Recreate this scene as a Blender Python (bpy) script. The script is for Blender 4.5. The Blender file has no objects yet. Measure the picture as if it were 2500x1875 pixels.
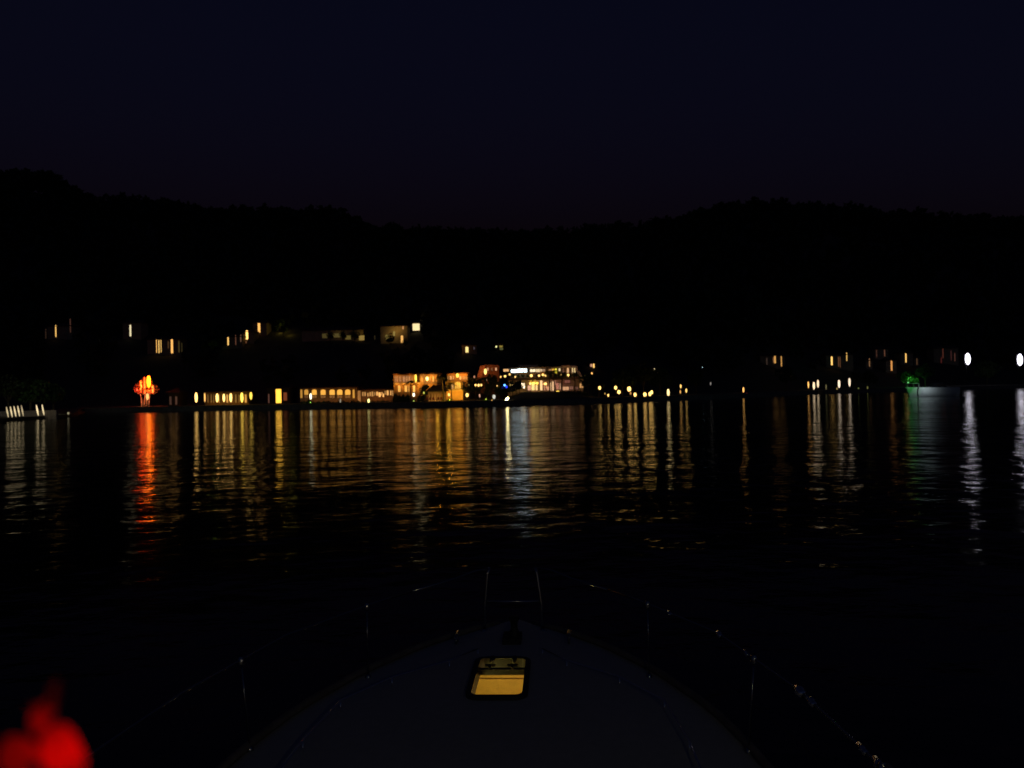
import bpy, math, random
import numpy as np
from mathutils import Vector, Matrix

# ------------------------------------------------------------------ camera, sky, exposure
SC = bpy.context.scene
COL = SC.collection
F = 1925.0                     # focal length in pixels of the 2500 px wide photograph
CAMZ = 3.5
cam_d = bpy.data.cameras.new("camera")
cam = bpy.data.objects.new("camera", cam_d)
COL.objects.link(cam)
SC.camera = cam
cam_d.sensor_width = 36.0
cam_d.lens = 36.0 * F / 2500.0
cam_d.clip_start = 0.05
cam_d.clip_end = 20000
CAM_M = (Matrix.Translation((0, 0, CAMZ)) @ Matrix.Rotation(math.radians(90) + 17.5 / F, 4, 'X')
         @ Matrix.Rotation(-0.022, 4, 'Z'))
cam.matrix_world = CAM_M
cam_d.dof.use_dof = True
cam_d.dof.focus_distance = 9.0
cam_d.dof.aperture_fstop = cam_d.lens / 14.0

world = bpy.data.worlds.new("World")
SC.world = world
world.use_nodes = True
wn = world.node_tree
wn.nodes.clear()
w_out = wn.nodes.new('ShaderNodeOutputWorld')
w_bg = wn.nodes.new('ShaderNodeBackground')
w_sky = wn.nodes.new('ShaderNodeTexSky')
w_sky.sky_type = 'NISHITA'
w_sky.sun_disc = False
w_sky.sun_elevation = math.radians(-3.0)
w_sky.sun_rotation = math.radians(170)
w_sky.altitude = 0
w_sky.air_density = 1.0
w_sky.dust_density = 0.3
w_sky.ozone_density = 3.0
w_bg.inputs['Strength'].default_value = 0.10
w_tint = wn.nodes.new('ShaderNodeMix')
w_tint.data_type = 'RGBA'
w_tint.blend_type = 'MULTIPLY'
w_tint.inputs[0].default_value = 1.0
w_tint.inputs[7].default_value = (1.12, 1.22, 1.28, 1)
wn.links.new(w_sky.outputs[0], w_tint.inputs[6])
wn.links.new(w_tint.outputs[2], w_bg.inputs['Color'])
wn.links.new(w_bg.outputs[0], w_out.inputs['Surface'])

SC.view_settings.view_transform = 'Standard'
SC.view_settings.look = 'None'
SC.view_settings.exposure = 0.0
SC.view_settings.gamma = 1.0
SC.view_settings.use_curve_mapping = False
SC.render.engine = 'CYCLES'
SC.cycles.use_denoising = True
SC.cycles.use_light_tree = True
SC.cycles.sample_clamp_direct = 0
SC.cycles.sample_clamp_indirect = 6
SC.cycles.max_bounces = 6
SC.cycles.transparent_max_bounces = 8

R = random.Random(7)
NP = np.random.RandomState(11)


def at(px, py, Y):
    """world point where the ray of photograph pixel (px, py) crosses the vertical plane y = Y"""
    d = CAM_M.to_3x3() @ Vector(((px - 1250) / F, -(py - 937.5) / F, -1.0))
    k = Y / d.y
    return Vector((d.x * k, Y, CAMZ + d.z * k))


# ------------------------------------------------------------------ materials
def new_mat(name):
    m = bpy.data.materials.new(name)
    m.use_nodes = True
    nt = m.node_tree
    return m, nt, nt.nodes['Principled BSDF']


def mat(name, col, rough=0.7, metal=0.0, var=0.25, scale=1.5, bump=0.0, spec=0.5, alpha=None):
    m, nt, b = new_mat(name)
    tc = nt.nodes.new('ShaderNodeTexCoord')
    nz = nt.nodes.new('ShaderNodeTexNoise')
    nz.inputs['Scale'].default_value = scale
    nz.inputs['Detail'].default_value = 5
    nt.links.new(tc.outputs['Object'], nz.inputs['Vector'])
    cr = nt.nodes.new('ShaderNodeValToRGB')
    cr.color_ramp.elements[0].position = 0.3
    cr.color_ramp.elements[1].position = 0.7
    cr.color_ramp.elements[0].color = (*[c * (1 - var) for c in col], 1)
    cr.color_ramp.elements[1].color = (*[min(1, c * (1 + var)) for c in col], 1)
    nt.links.new(nz.outputs['Fac'], cr.inputs['Fac'])
    nt.links.new(cr.outputs['Color'], b.inputs['Base Color'])
    b.inputs['Roughness'].default_value = rough
    b.inputs['Metallic'].default_value = metal
    b.inputs['Specular IOR Level'].default_value = spec
    if bump:
        bp = nt.nodes.new('ShaderNodeBump')
        bp.inputs['Strength'].default_value = bump
        bp.inputs['Distance'].default_value = 0.02
        nt.links.new(nz.outputs['Fac'], bp.inputs['Height'])
        nt.links.new(bp.outputs['Normal'], b.inputs['Normal'])
    return m


_glow = {}


def glow(col, s):
    key = (tuple(round(c, 3) for c in col), round(s, 3))
    if key not in _glow:
        m, nt, b = new_mat('glow_%02d' % len(_glow))
        b.inputs['Base Color'].default_value = (0.6, 0.6, 0.6, 1)
        b.inputs['Emission Color'].default_value = (*col, 1)
        b.inputs['Emission Strength'].default_value = s
        _glow[key] = m
    return _glow[key]


def leaf_mat(name, col):
    m, nt, b = new_mat(name)
    oi = nt.nodes.new('ShaderNodeNewGeometry')
    hs = nt.nodes.new('ShaderNodeValToRGB')
    hs.color_ramp.elements[0].color = (*[c * 0.55 for c in col], 1)
    hs.color_ramp.elements[1].color = (*[c * 1.5 for c in col], 1)
    nt.links.new(oi.outputs['Random Per Island'], hs.inputs['Fac'])
    nt.links.new(hs.outputs['Color'], b.inputs['Base Color'])
    b.inputs['Roughness'].default_value = 0.6
    tr = nt.nodes.new('ShaderNodeBsdfTranslucent')
    nt.links.new(hs.outputs['Color'], tr.inputs['Color'])
    mx = nt.nodes.new('ShaderNodeMixShader')
    mx.inputs[0].default_value = 0.3
    nt.links.new(b.outputs[0], mx.inputs[1])
    nt.links.new(tr.outputs[0], mx.inputs[2])
    nt.links.new(mx.outputs[0], nt.nodes['Material Output'].inputs['Surface'])
    return m


M_LEAF = leaf_mat('leaf_broad', (0.05, 0.09, 0.022))
M_LEAF2 = leaf_mat('leaf_olive', (0.07, 0.085, 0.03))
M_FROND = leaf_mat('palm_frond', (0.11, 0.12, 0.03))
M_FOREST = leaf_mat('forest_leaf', (0.035, 0.05, 0.018))
M_BARK = mat('bark', (0.13, 0.09, 0.06), 0.9, bump=0.6, scale=6)
M_EARTH = mat('earth', (0.07, 0.06, 0.04), 0.95, scale=0.3, bump=0.4)
M_STONE = mat('quay_stone', (0.26, 0.22, 0.17), 0.9, scale=0.9, bump=0.5)
M_PLASTER = mat('ochre_plaster', (0.5, 0.36, 0.2), 0.85, scale=0.8, var=0.18)
M_PLASTER_P = mat('pale_plaster', (0.6, 0.48, 0.38), 0.85, scale=0.8, var=0.15)
M_TILE = mat('clay_tile', (0.11, 0.05, 0.03), 0.85, scale=2.0, bump=0.5)
M_THATCH = mat('thatch', (0.16, 0.11, 0.06), 0.95, scale=5, bump=0.8)
M_DARKMETAL = mat('dark_metal', (0.03, 0.03, 0.035), 0.5, metal=0.4, scale=3)
M_WOOD = mat('dark_wood', (0.12, 0.07, 0.035), 0.7, scale=4, bump=0.3)
M_CONC = mat('concrete', (0.33, 0.31, 0.28), 0.85, scale=1.2, bump=0.3)
M_WHITE = mat('white_paint', (0.72, 0.72, 0.7), 0.45, scale=2.0, var=0.08)
M_GLASSD = mat('dark_glass', (0.02, 0.022, 0.025), 0.12, scale=1.0, spec=0.7)

SODIUM = (1.0, 0.50, 0.10)
AMBER = (1.0, 0.50, 0.12)
WARM = (1.0, 0.58, 0.15)
YELLOW = (1.0, 0.62, 0.08)
COOL = (0.75, 0.95, 1.0)


# ------------------------------------------------------------------ mesh builder
class MB:
    def __init__(s):
        s.v = []
        s.f = []
        s.sm = []

    def add(s, vs, fs, smooth=False):
        o = len(s.v)
        s.v += [tuple(v) for v in vs]
        s.f += [tuple(i + o for i in f) for f in fs]
        s.sm += [smooth] * len(fs)
        return s

    def box(s, x0, y0, z0, x1, y1, z1):
        vs = [(x, y, z) for z in (z0, z1) for y in (y0, y1) for x in (x0, x1)]
        return s.add(vs, [(0, 2, 3, 1), (4, 5, 7, 6), (0, 1, 5, 4), (2, 6, 7, 3), (0, 4, 6, 2), (1, 3, 7, 5)])

    def tube(s, pts, r, n=8, caps=True, smooth=True):
        pts = [Vector(p) for p in pts]
        rs = r if isinstance(r, (list, tuple)) else [r] * len(pts)
        vs = []
        for i, p in enumerate(pts):
            d = (pts[min(i + 1, len(pts) - 1)] - pts[max(i - 1, 0)]).normalized()
            a = Vector((0, 0, 1)) if abs(d.z) < 0.9 else Vector((1, 0, 0))
            u = d.cross(a).normalized()
            w = d.cross(u)
            for k in range(n):
                t = 2 * math.pi * k / n
                vs.append(p + rs[i] * (math.cos(t) * u + math.sin(t) * w))
        fs = []
        for i in range(len(pts) - 1):
            for k in range(n):
                a, b = i * n + k, i * n + (k + 1) % n
                fs.append((a, b, b + n, a + n))
        if caps:
            fs.append(tuple(range(n - 1, -1, -1)))
            fs.append(tuple(range((len(pts) - 1) * n, len(pts) * n)))
        return s.add(vs, fs, smooth)

    def lathe(s, prof, n=12, c=(0, 0, 0), smooth=True):
        vs = []
        for r, z in prof:
            for k in range(n):
                t = 2 * math.pi * k / n
                vs.append((c[0] + r * math.cos(t), c[1] + r * math.sin(t), c[2] + z))
        fs = []
        for i in range(len(prof) - 1):
            for k in range(n):
                a, b = i * n + k, i * n + (k + 1) % n
                fs.append((a, b, b + n, a + n))
        return s.add(vs, fs, smooth)

    def build(s, name, m, parent=None, loc=None):
        me = bpy.data.meshes.new(name)
        me.from_pydata(s.v, [], s.f)
        me.polygons.foreach_set('use_smooth', s.sm)
        me.update()
        if m:
            me.materials.append(m)
        o = bpy.data.objects.new(name, me)
        COL.objects.link(o)
        if parent:
            o.parent = parent
        if loc is not None:
            o.location = loc
        return o


def tag(o, label=None, cat=None, group=None, kind=None):
    if label:
        o['label'] = label
    if cat:
        o['category'] = cat
    if group:
        o['group'] = group
    if kind:
        o['kind'] = kind
    return o


def thing(name, label, cat, loc=(0, 0, 0), rz=0.0, group=None):
    o = bpy.data.objects.new(name, None)
    COL.objects.link(o)
    o.empty_display_size = 0.3
    o.location = loc
    o.rotation_euler = (0, 0, rz)
    return tag(o, label, cat, group)


def share(name, me, parent=None, loc=(0, 0, 0), rz=0.0, sc=(1, 1, 1)):
    o = bpy.data.objects.new(name, me)
    COL.objects.link(o)
    o.parent = parent
    o.location = loc
    o.rotation_euler = (0, 0, rz)
    o.scale = sc
    return o


def point(parent, loc, col, power, r=0.1, omni=False):
    """added bodiless light aimed away from the viewer at wall or plant (omni: all round)"""
    l = bpy.data.lights.new('extra_light', 'POINT' if omni else 'SPOT')
    l.color = col
    l.energy = power
    l.shadow_soft_size = r
    if not omni:
        l.spot_size = math.radians(165)
        l.spot_blend = 0.5
    o = bpy.data.objects.new('extra_light', l)
    COL.objects.link(o)
    o.parent = parent
    o.location = loc
    if not omni:
        o.rotation_euler = (math.radians(90), 0, 0)
    return o


# ------------------------------------------------------------------ terrain
def tx(px):
    return (px - 1250) / F


SH = [(-3000, 120), (-600, 128), (0, 140), (150, 165), (185, 185), (200, 218), (300, 223), (600, 212), (900, 199), (1030, 188), (1150, 184),
      (1260, 190), (1430, 196), (1560, 208), (1742, 222), (1900, 262), (2000, 292), (2240, 325), (2500, 350), (3500, 380), (6000, 420)]
SHM = [(-3000, 225), (0, 224)] + SH[6:]
RIDGE = [(-3000, 380), (-400, 395), (0, 414), (120, 420), (250, 484), (330, 482), (450, 496), (600, 512), (720, 508), (830, 514), (900, 548),
         (1000, 560), (1150, 564), (1300, 566), (1420, 558), (1560, 548), (1680, 528), (1760, 500), (1850, 490), (1980, 496),
         (2100, 502), (2200, 515), (2350, 524), (2500, 532), (3000, 545), (6000, 560)]


def lerp_tab(tab, x):
    return np.interp(x, [a for a, _ in tab], [b for _, b in tab])


def hor(px):
    return 955 - 0.022 * (px - 1250)


def nz2(x, y, s):
    x = x / s
    y = y / s
    return (np.sin(x * 1.3 + 0.7 * np.sin(y * 0.9)) + np.sin(y * 1.7 + 1.1 * np.sin(x * 1.2 + 2)) + 0.6 * np.sin(2.9 * x + 1.8 * y)
            + 0.4 * np.sin(5.1 * y - 4.3 * x)) / 3.0


def ground(X, Y):
    """terrain height"""
    X = np.asarray(X, float)
    Y = np.asarray(Y, float)
    px = 1250 + F * X / np.maximum(Y, 1.0)
    ys = lerp_tab(SH, px)
    ym = lerp_tab(SHM, px)
    yr = ym + 430
    zr = CAMZ + yr * (hor(px) - lerp_tab(RIDGE, px)) / F - 11
    s = Y - ys
    terr = np.clip((px - 1240) / 40, 0, 1) * np.clip((1450 - px) / 30, 0, 1)
    low = np.clip((195 - px) / 20, 0, 1)
    flat = 1.3 - .8 * low + 1.75 * terr * np.clip(s / 8, 0, 1) + 0.01 * np.clip(s, 0, 60)
    u = np.clip((Y - ym - 42) / (yr - ym - 42), 0, 1)
    z = flat + (zr - flat) * (0.75 * u + 0.25 * u * u)
    z += np.clip(u * 6, 0, 1) * np.clip((1 - u) * 8, 0, 1) * 5 * nz2(X, Y, 42)
    back = np.clip((Y - yr) / 500, 0, 1)
    z = z - back * back * 120
    return np.where(s < 0, -3.0, z)


def gz(x, y):
    return float(ground(x, y))


def hill_hit(px, py):
    """forward distance at which the ray of a photograph pixel meets the land"""
    for Y in np.arange(215, 900, 1.5):
        p = at(px, py, Y)
        if gz(p.x, Y) > p.z:
            return float(Y)
    return 600.0


pxs = np.unique(np.concatenate([np.linspace(-2600, 5200, 300), np.linspace(100, 260, 25), np.linspace(1200, 1480, 36)]))
rows = []
base = [-6, -0.3, 0.05, 2, 4, 6, 8, 12, 18, 25, 33, 42, 50] + list(np.linspace(60, 470, 52)) + [520, 600, 720, 900]
ys_a = lerp_tab(SH, pxs)
V = []
for b in base:
    Yv = ys_a + b
    Xv = (pxs - 1250) / F * Yv
    Z = ground(Xv, Yv)
    if b == -0.3:
        Z = np.full_like(Z, -2.5)
    V.append(np.stack([Xv, Yv, Z], 1))
V = np.concatenate(V)
nc, nr = len(pxs), len(base)
Fc = [(r * nc + c, r * nc + c + 1, (r + 1) * nc + c + 1, (r + 1) * nc + c) for r in range(nr - 1) for c in range(nc - 1)]
mb = MB()
mb.v = [tuple(v) for v in V]
mb.f = Fc
mb.sm = [True] * len(Fc)
tag(mb.build('hillside', M_EARTH), 'dark wooded hillside rising behind the lit shore', kind='structure')

# quay wall along the shore (its courses recessed)
mb = MB()
pp = [p for p in np.linspace(-900, 3300, 240)]
pts = [(tx(p) * float(lerp_tab(SH, p)), float(lerp_tab(SH, p))) for p in pp]
for (xa, ya), (xb, yb) in zip(pts[:-1], pts[1:]):
    lowf = 1.0 if xa / ya * F + 1250 > 190 else 0.45
    for z0, z1, o in ((-2.5, 0.28, 0.25), (0.28, 0.34, 0.17), (0.34, 0.80, 0.25), (0.80, 0.86, 0.17), (0.86, 1.15, 0.25), (1.15, 1.38, 0.42)):
        z0, z1 = (z0 * lowf if z0 > 0 else z0), z1 * lowf
        vs = [(xa, ya - o, z0), (xb, yb - o, z0), (xb, yb - o, z1), (xa, ya - o, z1),
              (xa, ya + 0.4, z1), (xb, yb + 0.4, z1)]
        mb.add(vs, [(0, 1, 2, 3), (3, 2, 5, 4)])
tag(mb.build('seawall', M_STONE), 'low stone seawall running along the whole shore', kind='structure')

# ------------------------------------------------------------------ water
m, nt, b = new_mat('bay_water')
b.inputs['Base Color'].default_value = (0.0015, 0.003, 0.004, 1)
b.inputs['Roughness'].default_value = 0.09
b.inputs['IOR'].default_value = 1.33
tc = nt.nodes.new('ShaderNodeTexCoord')


def wave(scale, dist, detail, sx=1.0, sy=1.0, rot=0.0, rough=0.5):
    mp = nt.nodes.new('ShaderNodeMapping')
    mp.inputs['Scale'].default_value = (sx, sy, 1)
    mp.inputs['Rotation'].default_value = (0, 0, rot)
    nt.links.new(tc.outputs['Object'], mp.inputs['Vector'])
    n = nt.nodes.new('ShaderNodeTexNoise')
    n.inputs['Scale'].default_value = scale
    n.inputs['Detail'].default_value = detail
    n.inputs['Roughness'].default_value = rough
    nt.links.new(mp.outputs[0], n.inputs['Vector'])
    mm = nt.nodes.new('ShaderNodeMath')
    mm.operation = 'MULTIPLY'
    mm.inputs[1].default_value = dist
    nt.links.new(n.outputs['Fac'], mm.inputs[0])
    return mm


w1 = wave(0.45, 0.17, 2, 1.0, 1.0, 0.2)
w2 = wave(2.2, 0.040, 3, 0.6, 1.0, -0.15)
w3 = wave(9.0, 0.0065, 2, 0.7, 1.0, 0.3)
# ruffled and calm patches of water
wp = wave(0.022, 1.0, 4, 0.6, 1.0, 0.1, 0.6)
ramp = nt.nodes.new('ShaderNodeMapRange')
ramp.inputs['From Min'].default_value = 0.38
ramp.inputs['From Max'].default_value = 0.62
ramp.inputs['To Min'].default_value = 0.3
ramp.inputs['To Max'].default_value = 1.4
nt.links.new(wp.outputs[0], ramp.inputs['Value'])
s1 = nt.nodes.new('ShaderNodeMath'); s1.operation = 'ADD'
s2 = nt.nodes.new('ShaderNodeMath'); s2.operation = 'ADD'
nt.links.new(w1.outputs[0], s1.inputs[0]); nt.links.new(w2.outputs[0], s1.inputs[1])
nt.links.new(s1.outputs[0], s2.inputs[0]); nt.links.new(w3.outputs[0], s2.inputs[1])
s3 = nt.nodes.new('ShaderNodeMath'); s3.operation = 'MULTIPLY'
nt.links.new(s2.outputs[0], s3.inputs[0]); nt.links.new(ramp.outputs[0], s3.inputs[1])
bp = nt.nodes.new('ShaderNodeBump')
bp.inputs['Strength'].default_value = 1.0
bp.inputs['Distance'].default_value = 1.0
nt.links.new(s3.outputs[0], bp.inputs['Height'])
nt.links.new(bp.outputs['Normal'], b.inputs['Normal'])
M_WATER = m
mb = MB()
N = 24
S = 3500
for i in range(N):
    for j in range(N):
        x0, x1 = -S + 2 * S * i / N, -S + 2 * S * (i + 1) / N
        y0, y1 = -S + 2 * S * j / N, -S + 2 * S * (j + 1) / N
        mb.add([(x0, y0, 0), (x1, y0, 0), (x1, y1, 0), (x0, y1, 0)], [(0, 1, 2, 3)])
tag(mb.build('water', M_WATER), 'black rippled bay water with long lamp reflections', kind='structure')

# ------------------------------------------------------------------ vegetation
def leaf_cloud(blobs, n, size, seed, flat=0.6):
    """many small leaf-sized faces spread through a few ellipsoids"""
    rs = np.random.RandomState(seed)
    vs, fs = [], []
    for (c, rad, share_) in blobs:
        k = int(n * share_)
        d = rs.normal(size=(k, 3))
        d /= np.linalg.norm(d, axis=1)[:, None]
        r = rs.uniform(0.45, 1.05, k)[:, None] ** 0.6
        p = np.array(c) + d * r * np.array(rad)
        for q in p:
            a = rs.normal(size=3); a /= np.linalg.norm(a)
            bb = np.cross(a, rs.normal(size=3)); bb /= np.linalg.norm(bb)
            sz = size * rs.uniform(0.6, 1.4)
            o = len(vs)
            vs += [tuple(q - a * sz), tuple(q + bb * sz * flat), tuple(q + a * sz), tuple(q - bb * sz * flat)]
            fs.append((o, o + 1, o + 2, o + 3))
    return vs, fs


def mesh_of(name, vs, fs, m):
    me = bpy.data.meshes.new(name)
    me.from_pydata(vs, [], fs)
    me.materials.append(m)
    me.update()
    return me


def broad_template(seed, h, w):
    rs = random.Random(seed)
    mb = MB()
    top = (rs.uniform(-.3, .3), rs.uniform(-.3, .3), h * 0.55)
    mb.tube([(0, 0, -0.3), (0.05, 0, h * 0.25), top], [0.22, 0.16, 0.1], 7)
    blobs = []
    nb = 6
    for i in range(nb):
        a = 2 * math.pi * i / nb + rs.uniform(-.4, .4)
        c = (math.cos(a) * w * rs.uniform(.25, .6), math.sin(a) * w * rs.uniform(.25, .6), h * rs.uniform(.5, .82))
        rr = w * rs.uniform(.34, .55)
        blobs.append((c, (rr, rr, rr * .75), 0.14))
        mb.tube([(0.05, 0, h * 0.28), ((c[0]) * .5, c[1] * .5, h * .45), c], [0.1, 0.07, 0.03], 5)
    blobs.append(((0, 0, h * .85), (w * .5, w * .5, h * .16), 0.16))
    vs, fs = leaf_cloud(blobs, 900, 0.28, seed)
    return (mb, vs, fs)


def tmpl(seed, h, w, leafm):
    mb, vs, fs = broad_template(seed, h, w)
    me_t = mb.build('trunk', M_BARK)
    t = me_t.data
    bpy.data.objects.remove(me_t)
    return t, mesh_of('crown', vs, fs, leafm), h


T_BROAD = [tmpl(3, 7.0, 3.0, M_LEAF), tmpl(9, 8.5, 3.6, M_LEAF2), tmpl(21, 6.0, 3.4, M_LEAF)]


def palm_template(seed, h):
    rs = random.Random(seed)
    mb = MB()
    lean = rs.uniform(-.5, .5)
    pts = [(lean * (k / 6) ** 2, 0, h * k / 6) for k in range(7)]
    mb.tube(pts, [0.2, 0.17, 0.15, 0.15, 0.14, 0.14, 0.16], 7)
    tr = mb.build('trunk', M_BARK)
    t = tr.data
    bpy.data.objects.remove(tr)
    vs, fs = [], []
    for i in range(22):
        a = 2 * math.pi * i / 22 * 2.4 + rs.uniform(-.2, .2)
        up = rs.uniform(-.1, 1.0)
        L = rs.uniform(1.7, 2.4)
        prev = None
        for k in range(7):
            u = k / 6
            x = L * u
            z = L * (up * u - (0.55 + up * .5) * u * u)
            c = Vector((lean + math.cos(a) * x, math.sin(a) * x, h + z))
            if prev is not None:
                side = Vector((-math.sin(a), math.cos(a), 0))
                for sg in (-1, 1):
                    for q in (0.25, 0.75):
                        m0 = prev.lerp(c, q)
                        wl = 0.55 * math.sin(math.pi * min(1, u * .85 + .1))
                        tip = m0 + side * sg * wl + (c - prev) * .8 - Vector((0, 0, .18))
                        o = len(vs)
                        vs += [tuple(m0), tuple(m0 + (c - prev) * .3), tuple(tip)]
                        fs.append((o, o + 1, o + 2))
            prev = c
    return t, mesh_of('crown', vs, fs, M_FROND), h


T_PALM = [palm_template(5, 5.0), palm_template(8, 6.0)]


def put_tree(name, T, x, y, z, h, label, group=None, wide=1.0):
    s = h / T[2]
    o = thing(name, label, 'palm' if name == 'palm_tree' else 'tree', (x, y, z), R.uniform(0, 6.28), group)
    share('trunk', T[0], o, sc=(s, s, s))
    share('crown', T[1], o, sc=(s * wide, s * wide, s))
    return o


bush_me = []
for sd in (31, 32, 33):
    vs, fs = leaf_cloud([((0, 0, .5), (1, .8, .55), .5), ((.7, .1, .4), (.7, .6, .4), .25), ((-.7, 0, .45), (.7, .6, .45), .25)], 420, 0.16, sd)
    bush_me.append(mesh_of('leaves', vs, fs, M_LEAF))


def put_bush(px, py_base, Y, wpx, hpx, label, group=None):
    p = at(px, py_base, Y)
    o = share('bush', R.choice(bush_me), None, (p.x, Y, p.z - 0.05), R.uniform(-.5, .5), (wpx * Y / F / 3.2, 1.0, hpx * Y / F / 1.05))
    return tag(o, label, 'bush', group)


# the far wood that covers the hill: small leaf clumps, one mass
CLEAR = []


def forest():
    n = 9000
    px = NP.uniform(-900, 3600, n)
    ym = lerp_tab(SHM, px)
    u = NP.uniform(0, 1, n) ** 0.8
    Y = ym + 62 + u * 385
    # thicker along the ridge line
    k = n // 4
    Y[:k] = ym[:k] + NP.uniform(400, 445, k)
    keep = np.ones(n, bool)
    for cx, w, yy in CLEAR:
        keep &= ~((np.abs(px - cx) < w / 2 + 22) & (Y > yy - 55) & (Y < yy + 10))
    px, Y = px[keep], Y[keep]
    k = int(keep[:k].sum())
    n = len(px)
    X = (px - 1250) / F * Y
    Z = ground(X, Y)
    hh = NP.uniform(5, 11, n)
    hh[:k] = NP.uniform(6, 15, k)
    q = 26
    ctr = np.stack([X, Y, Z + hh * .6], 1)
    d = NP.normal(size=(n, q, 3))
    d /= np.linalg.norm(d, axis=2)[:, :, None]
    p = ctr[:, None, :] + d * NP.uniform(.5, 1, (n, q, 1)) * np.stack([hh * .45, hh * .45, hh * .5], 1)[:, None, :]
    a = NP.normal(size=(n, q, 3)); a /= np.linalg.norm(a, axis=2)[:, :, None]
    b_ = np.cross(a, NP.normal(size=(n, q, 3))); b_ /= np.linalg.norm(b_, axis=2)[:, :, None]
    sz = (hh * .2)[:, None, None] * NP.uniform(.6, 1.3, (n, q, 1))
    vs = np.stack([p - a * sz, p + b_ * sz * .8, p + a * sz, p - b_ * sz * .8], 2).reshape(-1, 3)
    nf = n * q
    me = bpy.data.meshes.new('hillside_wood')
    me.vertices.add(nf * 4)
    me.vertices.foreach_set('co', vs.ravel())
    me.loops.add(nf * 4)
    me.loops.foreach_set('vertex_index', np.arange(nf * 4))
    me.polygons.add(nf)
    me.polygons.foreach_set('loop_start', np.arange(nf) * 4)
    me.materials.append(M_FOREST)
    me.update()
    o = bpy.data.objects.new('hillside_wood', me)
    COL.objects.link(o)
    tag(o, 'black mass of woodland covering the hills', kind='stuff')


# ------------------------------------------------------------------ lamps
def capsule(rx, rz, n=10, m_=7):
    return [(max(1e-3, rx * math.sin(math.pi * i / m_)) if 0 < i < m_ else 1e-3, -rz * math.cos(math.pi * i / m_)) for i in range(m_ + 1)]


def lantern(px, py, w, h, Y, col, s, label, group=None, kind='auto', cat='lamp', light=0.0, curve=0.0):
    """a lamp whose glowing shade covers w x h photograph pixels, on a post that stands on the ground below"""
    p = at(px, py, Y)
    k = Y / F
    g = max(gz(p.x, Y), 0.0)
    rx, rz = w * k / 2, h * k / 2  # tall shades put the streaks of shaken lights into the shape
    hgt = p.z - g
    if kind == 'auto':
        kind = 'post' if hgt > 1.2 else 'low'
    if s > 2:
        s = 1.5 + (s - 2) * 0.095
    name = {'post': 'street_lamp', 'low': 'garden_lamp', 'wall': 'wall_lamp', 'hang': 'hanging_lamp'}[kind]
    if kind in ('wall', 'hang'):
        o = thing(name, label, cat, (p.x, Y, p.z), 0, group)
        zc = 0.0
        mb = MB()
        if kind == 'wall':
            mb.box(-0.06, 0.0, rz * .2, 0.06, 0.45, rz * .2 + 0.12)
            mb.box(-0.14, 0.42, -rz * .5, 0.14, 0.5, rz * .6)
            mb.build('bracket', M_DARKMETAL, o)
        else:
            mb.tube([(0, 0, rz), (0, 0, rz + 0.6)], 0.03, 5)
            mb.build('rod', M_DARKMETAL, o)
    else:
        o = thing(name, label, cat, (p.x, Y, g), 0, group)
        zc = hgt
        mb = MB()
        mb.lathe([(0.16, -0.1), (0.16, 0.12), (0.07, 0.2)], 8)
        mb.tube([(0, 0, 0.1), (0, 0, max(0.15, hgt - rz * .92))], 0.05, 6)
        mb.build('post', M_DARKMETAL, o)
    mb = MB()
    mb.lathe(capsule(rx, rz), 10)
    mb.build('shade', glow(col, s), o, (0, 0, zc))
    mb = MB()
    mb.lathe([(rx * 1.05, rz * .86), (rx * .5, rz * 1.05), (0.03, rz * 1.15)], 8)
    mb.build('cap', M_DARKMETAL, o, (0, 0, zc))
    if light:
        point(o, (0, -rx - 0.35, zc), col, light, 0.2)
    return o


def pbox(mb, x0, y0, x1, y1, Y0, Y1):
    """axis-aligned box whose front face covers the photograph rectangle"""
    xc, yc = (x0 + x1) / 2, (y0 + y1) / 2
    a, b_ = at(x0, yc, Y0), at(x1, yc, Y0)
    c, d = at(xc, y1, Y0), at(xc, y0, Y0)
    mb.box(a.x, Y0, c.z, b_.x, Y1, d.z)
    return a.x, c.z, b_.x, d.z


def window(parent, x0, y0, x1, y1, Y, panem, framem=None, arch=False, mull=1, name='window'):
    """window frame proud of the wall, with its pane as a sub-part"""
    framem = framem or M_WOOD
    ox, oy, oz = parent.location
    xc, yc = (x0 + x1) / 2, (y0 + y1) / 2
    xa, xb = at(x0, yc, Y).x - ox, at(x1, yc, Y).x - ox
    za, zb = at(xc, y1, Y).z - oz, at(xc, y0, Y).z - oz
    yy = Y - oy
    t = min(0.10, (xb - xa) * .12)
    mb = MB()
    mb.box(xa - t, yy - .12, za, xa, yy + .02, zb)
    mb.box(xb, yy - .12, za, xb + t, yy + .02, zb)
    mb.box(xa - t, yy - .16, za - t, xb + t, yy + .02, za)
    if not arch:
        mb.box(xa - t, yy - .12, zb, xb + t, yy + .02, zb + t)
    for i in range(mull):
        xm = xa + (xb - xa) * (i + 1) / (mull + 1)
        mb.box(xm - .03, yy - .09, za, xm + .03, yy - .05, zb)
    f = mb.build(name, framem, parent)
    mp = MB()
    if arch:
        r = (xb - xa) / 2
        vs = [(xa, yy - .03, za), (xb, yy - .03, za)]
        for i in range(9):
            a = math.pi * i / 8
            vs.append((xa + r + r * math.cos(a), yy - .03, zb - r * .6 + r * .6 * math.sin(a)))
        mp.add(vs, [tuple(range(len(vs)))])
    else:
        mp.add([(xa, yy - .03, za), (xb, yy - .03, za), (xb, yy - .03, zb), (xa, yy - .03, zb)], [(0, 1, 2, 3)])
    mp.build('pane', panem, f)
    return f


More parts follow.
